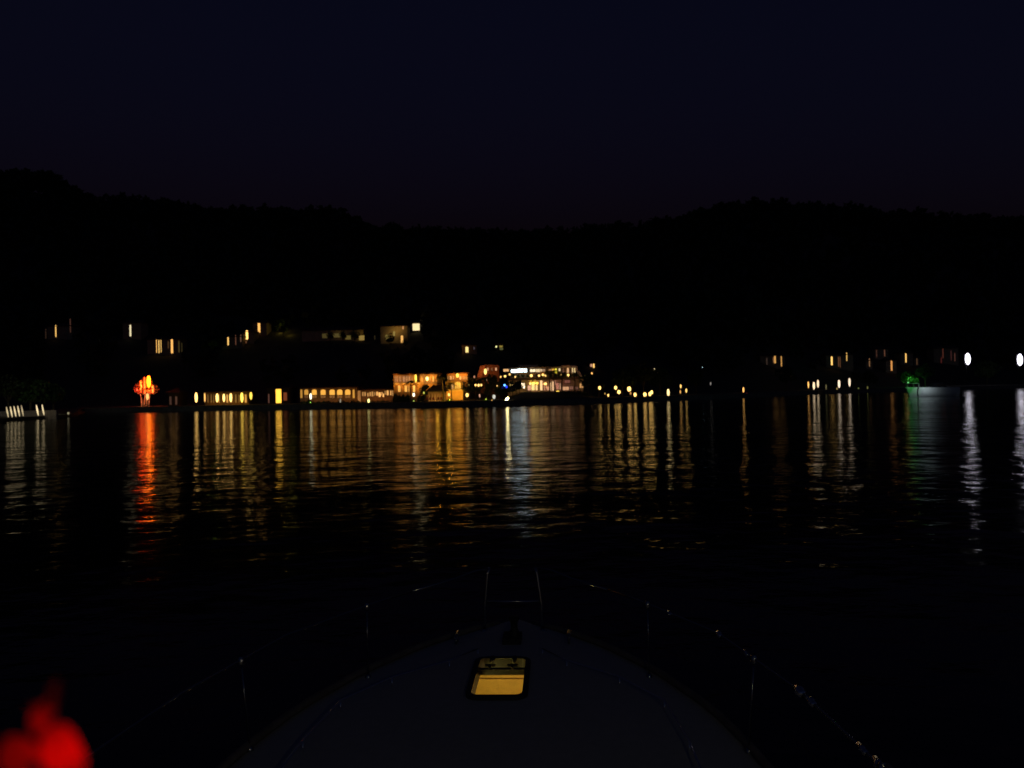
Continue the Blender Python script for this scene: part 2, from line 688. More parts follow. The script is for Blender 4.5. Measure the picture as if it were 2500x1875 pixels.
def gable_roof(mb, x0, x1, y0, y1, z, h, over=0.6):
    x0, x1, y0, y1 = x0 - over, x1 + over, y0 - over, y1 + over
    yc = (y0 + y1) / 2
    vs = [(x0, y0, z), (x1, y0, z), (x1, y1, z), (x0, y1, z), (x0 + 1.5, yc, z + h), (x1 - 1.5, yc, z + h)]
    vs2 = [(x, y, zz - .18) for x, y, zz in vs[:4]]
    mb.add(vs + vs2, [(0, 1, 5, 4), (1, 2, 5), (2, 3, 4, 5), (3, 0, 4), (6, 7, 1, 0), (7, 8, 2, 1), (8, 9, 3, 2), (9, 6, 0, 3), (9, 8, 7, 6)])


def shell(o, x0, y0, x1, y1, Y0, Y1, m=None, roof=None, roof_h=1.6, down=True, name='wall'):
    """plain building body under Empty o; returns local extents"""
    m = m or M_PLASTER
    ox, oy, oz = o.location
    mb = MB()
    a, c, b_, d = pbox(mb, x0, y0, x1, y1, Y0, Y1)
    z0 = min(c, min(gz(a, Y1), gz(b_, Y0), gz(a, Y0)) - 0.5) if down else c
    mb = MB()
    mb.box(a - ox, Y0 - oy, z0 - oz, b_ - ox, Y1 - oy, d - oz)
    mb.build(name, m, o)
    if roof:
        mb = MB()
        gable_roof(mb, a - ox, b_ - ox, Y0 - oy, Y1 - oy, d - oz + .02, roof_h)
        mb.build('roof', roof, o)
    return a - ox, c - oz, b_ - ox, d - oz


# ------------------------------------------------------------------ two-storey hotel wing (left half of the lit hotel)
def base(px, Y, z=None):
    p = at(px, 960, Y)
    return (p.x, Y, gz(p.x, Y) if z is None else z)


hw = thing('hotel_wing', 'two-storey orange hotel wing with curtained upper windows, left of the tall palm', 'hotel', base(1020, 208))
shell(hw, 961, 914, 1068, 987, 208, 218, M_PLASTER)
ox, oy, oz = hw.location
mb = MB()
pbox(mb, 959, 934, 1070, 936.5, 207.2, 208)
mb.v = [(x - ox, y - oy, z - oz) for x, y, z in mb.v]
mb.build('balcony_slab', M_CONC, hw)
mb = MB()
pbox(mb, 957, 910.5, 1071, 914.5, 207.0, 219)
mb.v = [(x - ox, y - oy, z - oz) for x, y, z in mb.v]
mb.build('roof', M_TILE, hw)
G_CURT = glow((1.0, 0.62, 0.40), 0.22)
for xc, wv, g in ((965, 3.5, .16), (970, 3, .3), (977, 4.5, .20), (986, 4.5, .34), (993, 5, .18), (999.5, 4, .26), (1006, 2.5, .12)):
    window(hw, xc - wv / 2, 918, xc + wv / 2, 933, 208, glow((1.0, 0.58, 0.34), g))
for xc, wv, g in ((975, 6, .9), (991, 6, .9), (998, 3, .55), (1011, 5, 1.3), (1034, 5, .12)):
    window(hw, xc - wv / 2, 941, xc + wv / 2, 957, 208, glow((1.0, 0.50, 0.10), g))
window(hw, 1018.5, 915.5, 1024.5, 934, 208, M_GLASSD, name='door')
for xc in (1030, 1037, 1050, 1058):
    window(hw, xc - 2, 918, xc + 2, 932, 208, glow((1.0, 0.42, 0.12), .14 if xc != 1058 else .6))
for sx, sz_, pw in ((968, 938, 45), (985, 938, 45), (1003, 938, 55), (1020, 938, 60), (1028, 928, 60), (1054, 922, 90), (1048, 945, 70),
                    (966, 917, 30), (1000, 917, 22)):
    p = at(sx, sz_, 206.4)
    point(hw, (p.x - ox, -1.3, p.z - oz), (1.0, 0.34, 0.03), pw * 1.7, 0.2)
lantern(1015, 923.5, 4.6, 23, 207.4, YELLOW, 9, 'tall slim yellow lantern on the upper floor of the two-storey hotel wing', kind='wall')
lantern(1043, 924.5, 7.5, 11.5, 206.8, WARM, 16, 'round bright lamp on the upper right of the two-storey hotel wing', kind='wall', light=60)

# columned garden pavilion
pv = thing('pavilion', 'columned pavilion with thatched roof in front of the hotel wing', 'pavilion', base(1066, 200))
ox, oy, oz = pv.location
mb = MB(); a = pbox(mb, 1045, 954.5, 1087, 961, 198.2, 205)
mb.v = [(x - ox, y - oy, z - oz) for x, y, z in mb.v]; mb.build('beam', M_PLASTER, pv)
mb = MB(); gable_roof(mb, a[0] - ox, a[2] - ox, -1.8, 5, a[3] - oz + .02, 1.5, 0.5); mb.build('roof', M_THATCH, pv)
mb = MB(); q = pbox(mb, 1047, 961, 1086, 986, 204.2, 204.6)
mb.v = [(x - ox, y - oy, z - oz) for x, y, z in mb.v]; mb.build('wall', M_PLASTER, pv)
for cx in (1047.5, 1055, 1062, 1068.5, 1074.5, 1086):
    p = at(cx, 972, 198.8)
    mb = MB()
    mb.lathe([(0.30, 0.0), (0.30, .15), (0.2, .25), (0.17, 2.2), (0.26, 2.35), (0.26, a[1] - oz - .0)], 9)
    mb.build('column', M_PLASTER_P, pv, (p.x - ox, 199.0 - oy, 0))
for cx in (1052, 1064, 1078):
    p = at(cx, 965, 201)
    point(pv, (p.x - ox, 1.6, 2.0), (1.0, 0.42, 0.05), 90, .2)
    point(pv, (p.x - ox, -2.6, 0.5), (1.0, 0.45, 0.08), 30, .2)
# seats below the pavilion
for i, cx in enumerate((1042, 1049, 1058, 1069, 1077)):
    p = at(cx, 984, 196.5)
    o = thing('garden_chair', 'reddish garden chair in the row before the columned pavilion', 'chair', (p.x, 196.5, gz(p.x, 196.5)), R.uniform(-.6, .6),
              'garden chairs before the columned pavilion')
    mb = MB(); mb.box(-.28, -.25, .42, .28, .28, .5); mb.build('seat', mat('red_cushion', (.4, .08, .06)) if i == 0 else bpy.data.materials['red_cushion'], o)
    mb = MB(); mb.box(-.28, .25, .5, .28, .32, 1.0); mb.build('backrest', bpy.data.materials['red_cushion'], o)
    for sx in (-.24, .24):
        for sy in (-.2, .25):
            mb = MB(); mb.box(sx - .025, sy - .025, 0, sx + .025, sy + .025, .42); mb.build('leg', M_WOOD, o)

# arched house right of the palm
ah = thing('arched_house', 'golden lit house with a big arched window right of the tall palm', 'house', base(1108, 204))
shell(ah, 1088, 931, 1130, 976, 204, 213, M_PLASTER)
ox, oy, oz = ah.location
window(ah, 1110, 932, 1125, 949, 204, glow((1.0, 0.50, 0.06), .75), arch=True, mull=2)
window(ah, 1091, 938, 1099, 950, 204, M_GLASSD, arch=True)
window(ah, 1101, 938, 1107, 950, 204, glow((1.0, 0.55, 0.2), .5))
mb = MB(); pbox(mb, 1086, 951, 1132, 953, 202.8, 204)
mb.v = [(x - ox, y - oy, z - oz) for x, y, z in mb.v]; mb.build('balcony_slab', M_CONC, ah)
for sx, sz_, pw in ((1100, 960, 130), (1122, 958, 130), (1118, 938, 60), (1127, 966, 60)):
    p = at(sx, sz_, 201)
    point(ah, (p.x - ox, -2.2, p.z - oz), (1.0, 0.42, 0.03), pw * 1.6, .25)
# its roof terrace storey
at2 = thing('roof_terrace_house', 'low upper house with a string of orange lit openings above the arched house', 'house', base(1112, 216))
shell(at2, 1092, 912, 1142, 934, 216, 226, M_PLASTER, down=True)
ox, oy, oz = at2.location
for xc, wv, g in ((1094, 3, .5), (1100.5, 4, .9), (1107, 3.5, .5), (1124, 4, 1.1), (1131, 3, .35), (1135, 3, .3), (1139.5, 3, .2)):
    window(at2, xc - wv / 2, 918, xc + wv / 2, 927, 216, glow((1.0, 0.50, 0.16), g))
mb = MB(); pbox(mb, 1090, 910, 1144, 912.5, 214.8, 227)
mb.v = [(x - ox, y - oy, z - oz) for x, y, z in mb.v]; mb.build('roof', M_TILE, at2)
for sx, pw in ((1104, 60), (1128, 90), (1136, 60)):
    p = at(sx, 916, 214)
    point(at2, (p.x - ox, -1.7, p.z - oz), (1.0, 0.30, 0.03), pw * 1.6, .2)
lantern(1117, 916.5, 8, 11, 214.6, YELLOW, 2.2, 'broad yellow lantern above the big arched window', kind='wall', light=50)

# upper house on the slope with the ramped gable
uh = thing('upper_house', 'dim terracotta house up the slope with a slanting side wall', 'house', base(1192, 236))
ox, oy, oz = uh.location
shell(uh, 1172, 891, 1218, 914, 236, 246, mat('terracotta_plaster', (.42, .2, .11), .9))
mb = MB()
c0, c1, c2, c3 = at(1162, 929, 234), at(1172, 929, 234), at(1186, 891, 234), at(1172, 894, 234)
vs = []
for dy in (0, 1.0):
    vs += [(c.x - ox, c.y - oy + dy, c.z - oz) for c in (c0, c1, c2, c3)]
mb.add(vs, [(0, 1, 2, 3), (7, 6, 5, 4), (0, 4, 5, 1), (1, 5, 6, 2), (2, 6, 7, 3), (3, 7, 4, 0)])
mb.build('slanting_wall', bpy.data.materials['terracotta_plaster'], uh)
for xc, wv, g in ((1191, 3, .7), (1211, 3.4, .9), (1201, 5, .05)):
    window(uh, xc - wv / 2, 898, xc + wv / 2, 905, 236, glow((1.0, 0.55, 0.28), g))
for sx, sy_, pw in ((1172, 918, 60), (1182, 900, 70), (1204, 897, 60)):
    p = at(sx, sy_, 232)
    point(uh, (p.x - ox, p.y - oy, p.z - oz), (1.0, 0.30, 0.06), pw, .2)
lantern(1185, 907, 6.8, 15, 230, WARM, 12, 'tall bright lamp before the dim terracotta house', kind='post')

# ------------------------------------------------------------------ main hotel building, two glazed floors
mh = thing('main_hotel', 'main hotel building with long glazed upper floor over a columned lower floor', 'hotel', base(1335, 208))
ox, oy, oz = mh.location


def lbox(name, m, parent, x0, y0, x1, y1, Y0, Y1):
    mb = MB()
    pbox(mb, x0, y0, x1, y1, Y0, Y1)
    px_, py_, pz_ = parent.location
    mb.v = [(x - px_, y - py_, z - pz_) for x, y, z in mb.v]
    return mb.build(name, m, parent)


lbox('wall', M_PLASTER_P, mh, 1240, 927, 1424, 965, 210.5, 222)
lbox('floor_slab', M_WOOD, mh, 1238, 921.5, 1428, 927, 207.4, 222)
lbox('upper_wall', M_PLASTER_P, mh, 1246, 899, 1406, 921.3, 211, 222)
lbox('roof', M_CONC, mh, 1240, 896, 1410, 899, 207.8, 223)
lbox('terrace_base', M_STONE, mh, 1268, 956, 1428, 990, 206.2, 222)
lbox('roof_storey', M_PLASTER_P, mh, 1372, 891, 1406, 895.8, 210, 220)
# sloping canopy above the entrance
mb = MB()
c = [at(1263, 891.5, 205.5), at(1316, 890.5, 205.5), at(1308, 897, 205.5), at(1278, 896.5, 205.5)]
vs = [(q.x - ox, q.y - oy, q.z - oz) for q in c] + [(q.x - ox, q.y - oy + 4.5, q.z - oz + .2) for q in c]
mb.add(vs, [(0, 3, 2, 1), (4, 5, 6, 7), (0, 1, 5, 4), (1, 2, 6, 5), (2, 3, 7, 6), (3, 0, 4, 7)])
mb.build('canopy', M_PLASTER_P, mh)
lbox('canopy_post', M_WHITE, mh, 1287.5, 897, 1292, 911, 206, 206.6)
# upper glazing
for x0, x1, col_, g, y0, y1 in ((1229, 1242, (1, .55, .22), .9, 901, 907), (1248, 1262, COOL, 5, 902.5, 909.5), (1262.6, 1277, COOL, 6, 900.5, 908.5),
                                (1279, 1286, COOL, 5.5, 900.5, 908.5), (1294, 1307, (1, .82, .5), 1.3, 901.5, 908), (1308.5, 1318, (1, .76, .42), .9, 901, 908.5),
                                (1319, 1324, (1, .72, .4), .7, 901, 908), (1325, 1331, (1, .6, .35), .35, 901, 907), (1340, 1346, (1, .5, .2), .35, 901, 905),
                                (1347, 1353, (1, .5, .06), .7, 900, 906), (1354.5, 1359.5, (1, .85, .05), .95, 899.5, 911.5), (1364, 1368, (1, .75, .4), 1.0, 899.5, 906),
                                (1384, 1389, (1, .55, .25), .75, 897.5, 911), (1396, 1399.5, (1, .7, .32), .7, 898, 911), (1402, 1404.6, (1, .7, .3), .9, 898, 911),
                                (1374, 1376.5, (1, .4, .25), .12, 898, 911)):
    window(mh, x0, y0, x1, y1, 211, glow(col_, g), M_DARKMETAL, mull=1 if x1 - x0 > 6 else 0)
# balustrade panels in front of the upper floor
for x0, x1, y0, y1 in ((1264, 1289, 910.5, 914), (1300, 1306, 911, 915), (1319, 1333, 907, 914)):
    lbox('balustrade_panel', M_PLASTER, mh, x0, y0, x1, y1, 207.7, 207.9)
for sx, sy_, pw, cc in ((1270, 903, 45, (1, .75, .5)), (1288, 899, 50, (1, .6, .3)), (1326, 903, 30, (1, .33, .05)), (1390, 894, 40, (1, .42, .1)), (1376, 894, 25, (1, .42, .1)), (1300, 899, 30, (1, .55, .25))):
    p = at(sx, sy_, 206.2)
    point(mh, (p.x - ox, p.y - oy, p.z - oz), cc, pw * .55, .2)
for i in range(15):
    xx = 1254 + i * 11.3
    q = at(xx, 921.3, 208.0)
    o = share('bush', bush_me[i % 3], None, (q.x, 208.0, q.z), .3 * i, (.42, .35, R.uniform(.7, 1.25)))
    tag(o, 'dark potted shrub along the upper terrace edge of the main hotel', 'bush', 'shrubs along the upper terrace edge')
# outside stair on the right
mb = MB()
for i in range(11):
    c = at(1405 + i * 1.7, 899 + i * 2.25, 208)
    mb.box(c.x - ox, -0.4, c.z - oz - .55, c.x - ox + .32, 1.4, c.z - oz)
mb.build('outside_stair', M_PLASTER_P, mh)
p = at(1410, 903, 205); point(mh, (p.x - ox, p.y - oy, p.z - oz), (1, .5, .3), 22, .2)
p = at(1420, 915, 205); point(mh, (p.x - ox, p.y - oy, p.z - oz), (1, .5, .3), 14, .2)
# lower floor
for x0, x1, col_, g, y0, y1 in ((1271, 1281, (1, .78, .48), 3.6, 935, 948), (1264, 1269, (1, .5, .3), .35, 933, 938), (1288.5, 1295.5, (1, .5, .3), .8, 941, 953),
                                (1298, 1305, (1, .72, .25), 1.2, 938, 953), (1307.5, 1312.5, (1, .62, .25), 1.0, 940, 953), (1318.5, 1324, (1, .62, .28), 1.1, 929, 953),
                                (1328, 1331, (1, .45, .25), .45, 941, 953), (1336, 1339.5, (1, .5, .25), .7, 943, 953), (1342.5, 1345.5, (1, .62, .3), .9, 933, 954),
                                (1348, 1352, (1, .6, .3), .8, 931, 954), (1358, 1364, (1, .35, .22), .45, 935, 951), (1366, 1369, (1, .55, .3), .4, 936, 951),
                                (1374, 1389, (1, .52, .25), .55, 944, 952.5), (1391, 1399, (1, .42, .28), .16, 943, 951), (1378, 1392, (1, .3, .22), .13, 928, 935),
                                (1415, 1424, (1, .48, .16), .55, 936, 947), (1403, 1412, (1, .4, .3), .08, 944, 951), (1354, 1357, (1, .4, .25), .3, 929, 940)):
    window(mh, x0, y0, x1, y1, 210.5, glow(col_, g), M_DARKMETAL, mull=1 if x1 - x0 > 5.5 else 0)
for cx in (1286, 1296.5, 1306.3, 1315, 1325.5, 1334, 1341, 1354, 1371, 1400):
    lbox('column', M_PLASTER_P, mh, cx - .8, 927.2, cx + .8, 956, 208.0, 208.3)
for x0, x1 in ((1290, 1301), (1302, 1315)):
    lbox('pelmet', M_PLASTER_P, mh, x0, 928.5, x1, 931, 209.2, 209.5)
for sx, sy_, pw, cc in ((1296, 932, 45, YELLOW), (1308, 932, 45, YELLOW), (1322, 935, 40, (1, .5, .28)), (1334, 945, 40, (1, .45, .28)), (1348, 943, 36, (1, .42, .26)),
                        (1362, 943, 36, (1, .38, .25)), (1382, 946, 40, (1, .42, .26)), (1274, 943, 40, WARM), (1300, 948, 45, (1, .5, .28)), (1421, 941, 20, SODIUM)):
    p = at(sx, sy_, 207.6)
    point(mh, (p.x - ox, p.y - oy, p.z - oz), cc, pw * .55, .2)

# lamps of the main hotel
for px, py, w, h, c, s, lab, kd, Yl in (
        (1297, 917, 6.5, 7, WARM, 14, 'round lamp on the balcony edge below the entrance canopy', 'hang', 206.0),
        (1316, 917, 5, 5.6, WARM, 14, 'small round balcony lamp left of the pair over the orange balustrade', 'hang', 206.0),
        (1326, 915, 6.5, 6, WARM, 15, 'wide round balcony lamp, left one of the pair over the orange balustrade', 'hang', 206.0),
        (1332, 917, 4.5, 5.5, WARM, 10, 'small balcony lamp, right one of the pair over the orange balustrade', 'hang', 206.0),
        (1369.5, 914, 3.2, 4.2, WARM, 8, 'tiny balcony lamp beside the yellow upper window', 'hang', 206.0),
        (1387, 916, 6, 6.4, WARM, 15, 'round balcony lamp below the roof storey at the stair end', 'hang', 206.0),
        (1258, 920, 3.6, 4.2, WARM, 9, 'small balcony lamp under the bright cool-white windows', 'hang', 206.0),
        (1294.5, 936.5, 5, 6, WARM, 12, 'leftmost of three hanging lamps under the yellow pelmets', 'hang', 207.6),
        (1302.5, 935.5, 8, 6.5, YELLOW, 14, 'widest of three hanging lamps under the yellow pelmets', 'hang', 207.6),
        (1311, 935.5, 6.4, 6.4, YELLOW, 12, 'rightmost of three hanging lamps under the yellow pelmets', 'hang', 207.6),
        (1331.5, 937, 7, 6.5, WARM, 15, 'single hanging lamp right of the bright column on the lower floor', 'hang', 207.6),
        (1362, 956.5, 9, 5.5, YELLOW, 9, 'low yellow terrace lamp at the foot of the lower floor', 'low', 205.4)):
    lantern(px, py, w, h, Yl, c, s, lab, kind=kd)

# ------------------------------------------------------------------ garden between the two buildings
GRD = [
    (1244, 914, 4.2, 5, WARM, 7, 220, 'small warm lamp just under the left end of the upper glazing'),
    (1233, 918.5, 5.6, 5.4, WARM, 12, 214, 'white-hot garden lamp high above the blue light'),
    (1222.5, 920, 3.6, 4.6, AMBER, 6, 214, 'faint amber lamp beside the white-hot lamp above the blue light'),
    (1188, 925, 3, 10, (1, .55, .35), .6, 216, 'dim tall rosy lamp under the terracotta house'),
    (1145, 941, 4, 6, WARM, 11, 206, 'single lamp left of the row of three garden lamps'),
    (1161, 940.5, 4.4, 6, WARM, 15, 206, 'left lamp of the row of three garden lamps'),
    (1168.3, 940.5, 4.8, 6.4, WARM, 15, 206, 'middle lamp of the row of three garden lamps'),
    (1175, 940, 3.8, 5.6, WARM, 12, 206, 'right lamp of the row of three garden lamps'),
    (1140.5, 964.5, 7, 9.6, WARM, 15, 192, 'bright egg-shaped lamp on the quay right of the arched house'),
    (1096, 963.5, 4.6, 8, WARM, 9, 194, 'warm lamp over the yellow-green bush by the arched house'),
    (1010, 963.5, 5.2, 10, (1, .9, .62), 12, 194, 'white lamp on the quay in front of the two-storey wing'),
    (1035, 959, 3.4, 5.6, (.85, .9, .12), .9, 195, 'faint green-yellow lamp between hotel wing and pavilion'),
    (1214, 943.5, 3.2, 6.4, WARM, 6, 207, 'lamp glowing inside the ring of leaves left of the blue light'),
    (1219, 944.5, 3, 5.5, AMBER, 3, 207, 'dimmer lamp next to the lamp inside the ring of leaves'),
    (1232, 940.5, 5, 5, (.12, .42, 1), 22, 200.4, 'brightest blue lamp, middle of the three blue lights'),
    (1226, 944.5, 5.5, 6.5, (.02, .05, 1), 3.2, 200.4, 'deep blue lamp on the side of the ring of leaves'),
    (1236.5, 944.5, 4.5, 6.5, (.02, .05, 1), 3, 200.4, 'deep blue lamp on the side of the main hotel'),
    (1246, 940, 3.2, 4, WARM, 9, 207, 'first small lamp right of the blue lights'),
    (1251, 940, 4.2, 4.6, WARM, 10, 207, 'second small lamp right of the blue lights'),
    (1244, 933.5, 3, 3.8, (1, .5, .45), 1.2, 207, 'rosy small lamp above the pair right of the blue lights'),
    (1206, 968.5, 7, 11, (.9, .88, .75), .75, 192, 'pale egg-shaped lamp on the quay left of the tilted floodlight'),
    (1201, 978, 3.4, 5, AMBER, 3, 190, 'tiny low lamp below the pale egg-shaped lamp'),
    (1209.5, 979, 2.8, 3, (.9, .8, .7), 2, 190, 'tiny pale quay light, first left of the tilted floodlight row'),
    (1220, 978, 3, 3, (.95, .9, .3), 2, 190, 'tiny yellow-green quay light in the row by the tilted floodlight'),
    (1227, 979, 3, 3, (1, .85, .4), 5, 190, 'tiny warm quay light directly beside the tilted floodlight'),
    (1171, 966, 3, 9, (1, .5, .3), .8, 193, 'dim rosy column lamp left of the lit green bush'),
    (1158, 920, 4, 7, (1, .45, .22), .5, 214, 'dim orange lamp at the foot of the slanting wall'),
    (1295, 963, 2.2, 4, (.8, .8, .8), .8, 200, 'tiny grey light on the dark bank below the main hotel'),
]
for px, py, w, h, c, s, Yl, lab in GRD:
    lantern(px, py, w, h, Yl, c, s, lab)
# tilted floodlight
p = at(1238, 974, 190)
fl = thing('floodlight', 'very bright tilted yellow floodlight on the quay', 'floodlight', (p.x, 190, gz(p.x, 190)))
mb = MB(); mb.tube([(0, .1, -.1), (0, .1, p.z - fl.location.z)], .06, 6); mb.build('post', M_DARKMETAL, fl)
mb = MB(); mb.lathe(capsule(.24, .52), 12)
o = mb.build('lens', glow((1, .86, .35), 20), fl, (0, -.15, p.z - fl.location.z)); o.rotation_euler = (0, math.radians(47), 0)
mb = MB(); mb.box(-.28, .1, -.55, .28, .3, .55)
o = mb.build('housing', M_DARKMETAL, fl, (0, -.05, p.z - fl.location.z)); o.rotation_euler = (0, math.radians(47), 0)

# palms, trees and bushes in the gardens
p = at(1083, 985, 192)
pt = put_tree('palm_tree', T_PALM[1], p.x, 192, gz(p.x, 192), 5.9, 'tall golden lit palm standing between pavilion and arched house')
pt.rotation_euler = (0, 0, 0)
pt.children[1].scale = (pt.children[1].scale[0] * 1.15,) * 2 + (pt.children[1].scale[2],)
for cxx in (-1.4, 1.2):
    point(pt, (cxx, -1.2, 4.0), (1, .5, .04), 75, .15, True)
for i, (px, pb, Y, h, lab) in enumerate((
        (1003, 985, 198, 5.0, 'dark palm before the lower windows of the two-storey wing'),
        (1103, 980, 196, 4.4, 'short dark palm before the arched house'),
        (1343, 960, 204.5, 4.9, 'dark palm before the lower floor, left one of four'),
        (1354, 960, 204, 5.2, 'dark palm before the lower floor, next to the hanging lamp column'),
        (1372.5, 960, 204.5, 4.6, 'dark palm before the pinkish lower wall'),
        (1404, 960, 204, 4.6, 'dark palm at the stair end of the lower floor'))):
    p = at(px, pb, Y)
    put_tree('palm_tree', T_PALM[i % 2], p.x, Y, gz(p.x, Y), h, lab)
TR = [(1040, 985, 200, 4.2, 'dark bushy tree between two-storey wing and pavilion'),
      (1145, 975, 202, 5.0, 'dark round tree behind the egg-shaped quay lamp'),
      (1160, 960, 218, 6.0, 'dark tree under the slanting terracotta wall'),
      (1200, 950, 212, 6.6, 'large dark tree below the terracotta house'),
      (1217, 950, 210, 4.2, 'small tree lit by the ring of lamps'),
      (1252, 965, 203, 4.2, 'dark tree right of the blue lights'),
      (1268, 965, 202, 3.6, 'dark tree before the left corner of the main hotel'),
      (1190, 975, 195, 3.4, 'low dark tree above the lit green bush'),
      (1225, 975, 195, 3.6, 'low dark tree behind the tilted floodlight'),
      (1436, 960, 206, 5.5, 'dark tree at the foot of the outside stair'),
      (1462, 965, 206, 4.5, 'tree by the first shore lamp right of the main hotel'),
      (1520, 965, 216, 7.5, 'tall tree behind the brightest shore lamp'),
      (1545, 968, 222, 9.0, 'faint green tree lit by the group of shore lamps'),
      (1572, 968, 220, 9.5, 'faint green tree above the last shore lamps'),
      (1612, 968, 228, 8.0, 'dark tree beyond the shore lamps'),
      (1700, 968, 235, 7.0, 'dark tree on the unlit middle shore'),
      (2090, 950, 312, 8.0, 'tree lit dull green left of the moored white boat'),
      (2122, 950, 315, 7.0, 'smaller tree lit dull green near the moored white boat'),
      (1920, 950, 290, 9.0, 'dark tree behind the pair of white shore lamps'),
      (2260, 950, 335, 10.0, 'tree behind the bow of the moored white boat'),
      (2410, 950, 366, 11.0, 'tree under the two big white floodlights')]
for i, (px, pb, Y, h, lab) in enumerate(TR):
    p = at(px, pb, Y)
    put_tree('broad_tree', T_BROAD[i % 3], p.x, Y, gz(p.x, Y), h, lab)
for px, py, Y, w, h, lab in ((1010, 985, 192.5, 11, 12, 'green lit bush under the white quay lamp'), (1098, 984, 192.6, 16, 11, 'glowing yellow-green bush under the warm quay lamp'),
                             (1186, 985, 191, 22, 12, 'lit green bush left of the pale egg-shaped lamp'), (1153, 986, 191, 10, 7, 'small bush beside the bright egg-shaped lamp'),
                             (758, 988, 209, 9, 9, 'green lit bush in front of the arcade lamp'), (1120, 986, 193, 14, 9, 'dark bush before the arched house'),
                             (1050, 988, 193, 12, 6, 'low dark bush before the pavilion'), (1215, 986, 190.6, 20, 9, 'dark bush behind the tiny quay lights')):
    put_bush(px, py, Y, w, h, lab)
for px, py, Y, col_, pw in ((1010, 973, 191.2, (.7, .9, .15), 14), (1098, 972, 191, (.9, .9, .05), 60), (1186, 972, 189.6, (.8, .9, .1), 22), (758, 976, 207.8, (.4, .9, .1), 10)):
    p = at(px, py, Y)
    o = thing('spike_light', {1010: 'small green-yellow spike light under the white quay lamp', 1098: 'yellow-green spike light before the glowing bush',
                              1186: 'green-yellow spike light before the lit bush by the pale lamp', 758: 'green spike light under the arcade lamp'}[px], 'lamp', (p.x, Y, gz(p.x, Y)))
    mb = MB(); mb.tube([(0, 0, -.1), (0, 0, .25)], .03, 6); mb.build('post', M_DARKMETAL, o)
    mb = MB(); mb.lathe([(.01, .25), (.1, .28), (.12, .42), (.01, .45)], 8); mb.build('shade', glow(col_, 1.5), o)
    point(o, (0, -.3, .7), col_, pw, .1)
for i, px in enumerate(range(966, 1046, 10)):  # shrub row added to keep the foot of the wing dark
    if abs(px - 1010) > 6:
        put_bush(px, 986, 200.5, 17, R.uniform(20, 27), 'dark tall shrub in the row added before the two-storey hotel wing', 'tall shrubs before the two-storey hotel wing')
for i, px in enumerate(range(742, 958, 12)):  # low shrubs added to darken the foot of the arcade
    put_bush(px, 990, 211.5, 19, R.uniform(9, 15), 'low dark shrub in the row added before the arcade', 'low shrubs before the arcade and terrace building')
# dark clipped hedge on the bank below the main hotel
for i, px in enumerate(range(1262, 1432, 15)):
    put_bush(px, 979 - (px - 1262) * .022, 200.5, 26, 20, 'clipped dark shrub in the hedge below the main hotel', 'shrubs of the hedge below the main hotel')

# ------------------------------------------------------------------ arcade and terrace to the left
ar = thing('arcade_building', 'long low building with six glowing arched openings', 'building', base(803, 217))
ox, oy, oz = ar.location
shell(ar, 733, 947, 872, 990, 217, 226, M_PLASTER)
lbox('roof', M_TILE, ar, 731, 945, 874, 947.5, 215.6, 227)
for xc, wv, g in ((736, 5, .5), (748, 10, .6), (767.5, 12, 1.0), (789, 12.5, .95), (811, 13, 1.0), (829.5, 13, 1.05), (849, 13, .95), (863.5, 5, .6)):
    window(ar, xc - wv / 2, 951, xc + wv / 2, 964 if wv > 6 else 972, 217, glow((1.0, 0.46, 0.06), g), arch=True, mull=0, name='arched_window')
    if wv > 6:
        window(ar, xc - wv / 2, 965.5, xc + wv / 2, 972, 217, glow((1.0, 0.38, 0.07), g * .14), mull=1)  # fainter lower pane paints the glow fading down the opening
for sx in (757, 800, 840, 866):
    p = at(sx, 976, 213)
    point(ar, (p.x - ox, -3.5, p.z - oz), (1, .35, .06), 34, .2)
a2 = thing('terrace_building', 'low terrace building with small crowded warm lights between arcade and hotel wing', 'building', base(918, 214))
ox, oy, oz = a2.location
shell(a2, 874, 951, 960, 988, 214, 222, M_PLASTER)
lbox('roof', M_TILE, a2, 873, 949, 962, 951.5, 212.6, 223)
window(a2, 873.5, 954, 880.5, 986, 214, glow((1, .42, .1), .32), name='door')
for xc, wv, g, y0, y1 in ((886, 4, .4, 957, 967), (891.5, 4, .45, 957, 967), (898.5, 2.5, .7, 959, 968), (904, 4, .5, 957, 967), (909.5, 4, .5, 956, 968),
                          (915, 2.5, .4, 957, 966), (921, 5, .9, 956, 966), (927, 5, 1.3, 958, 969), (932.5, 4, .6, 957, 966), (936, 3, 1.6, 961, 969),
                          (940.5, 3, .4, 954, 964), (946.5, 5, .9, 953, 965), (954, 3, .8, 953.5, 965), (958.6, 2.2, .6, 953, 966)):
    window(a2, xc - wv / 2, y0, xc + wv / 2, y1, 214, glow((1.0, .48, .13), g), arch=(wv > 4.5), mull=0)
for sx in (884, 905, 930, 950):
    p = at(sx, 977, 211)
    point(a2, (p.x - ox, -2.6, p.z - oz), (1, .33, .07), 22, .2)
lantern(758.5, 967.5, 5, 16, 210, (1, .88, .55), 13, 'tall white lamp before the glowing arches', light=20)
lantern(831, 979, 3.5, 12, 209, (.8, .7, .5), .35, 'dim slender lamp before the fourth and fifth arches')
lantern(900, 978.5, 5, 11, 206, (1, .86, .3), 9, 'yellow-white lamp before the low terrace building')

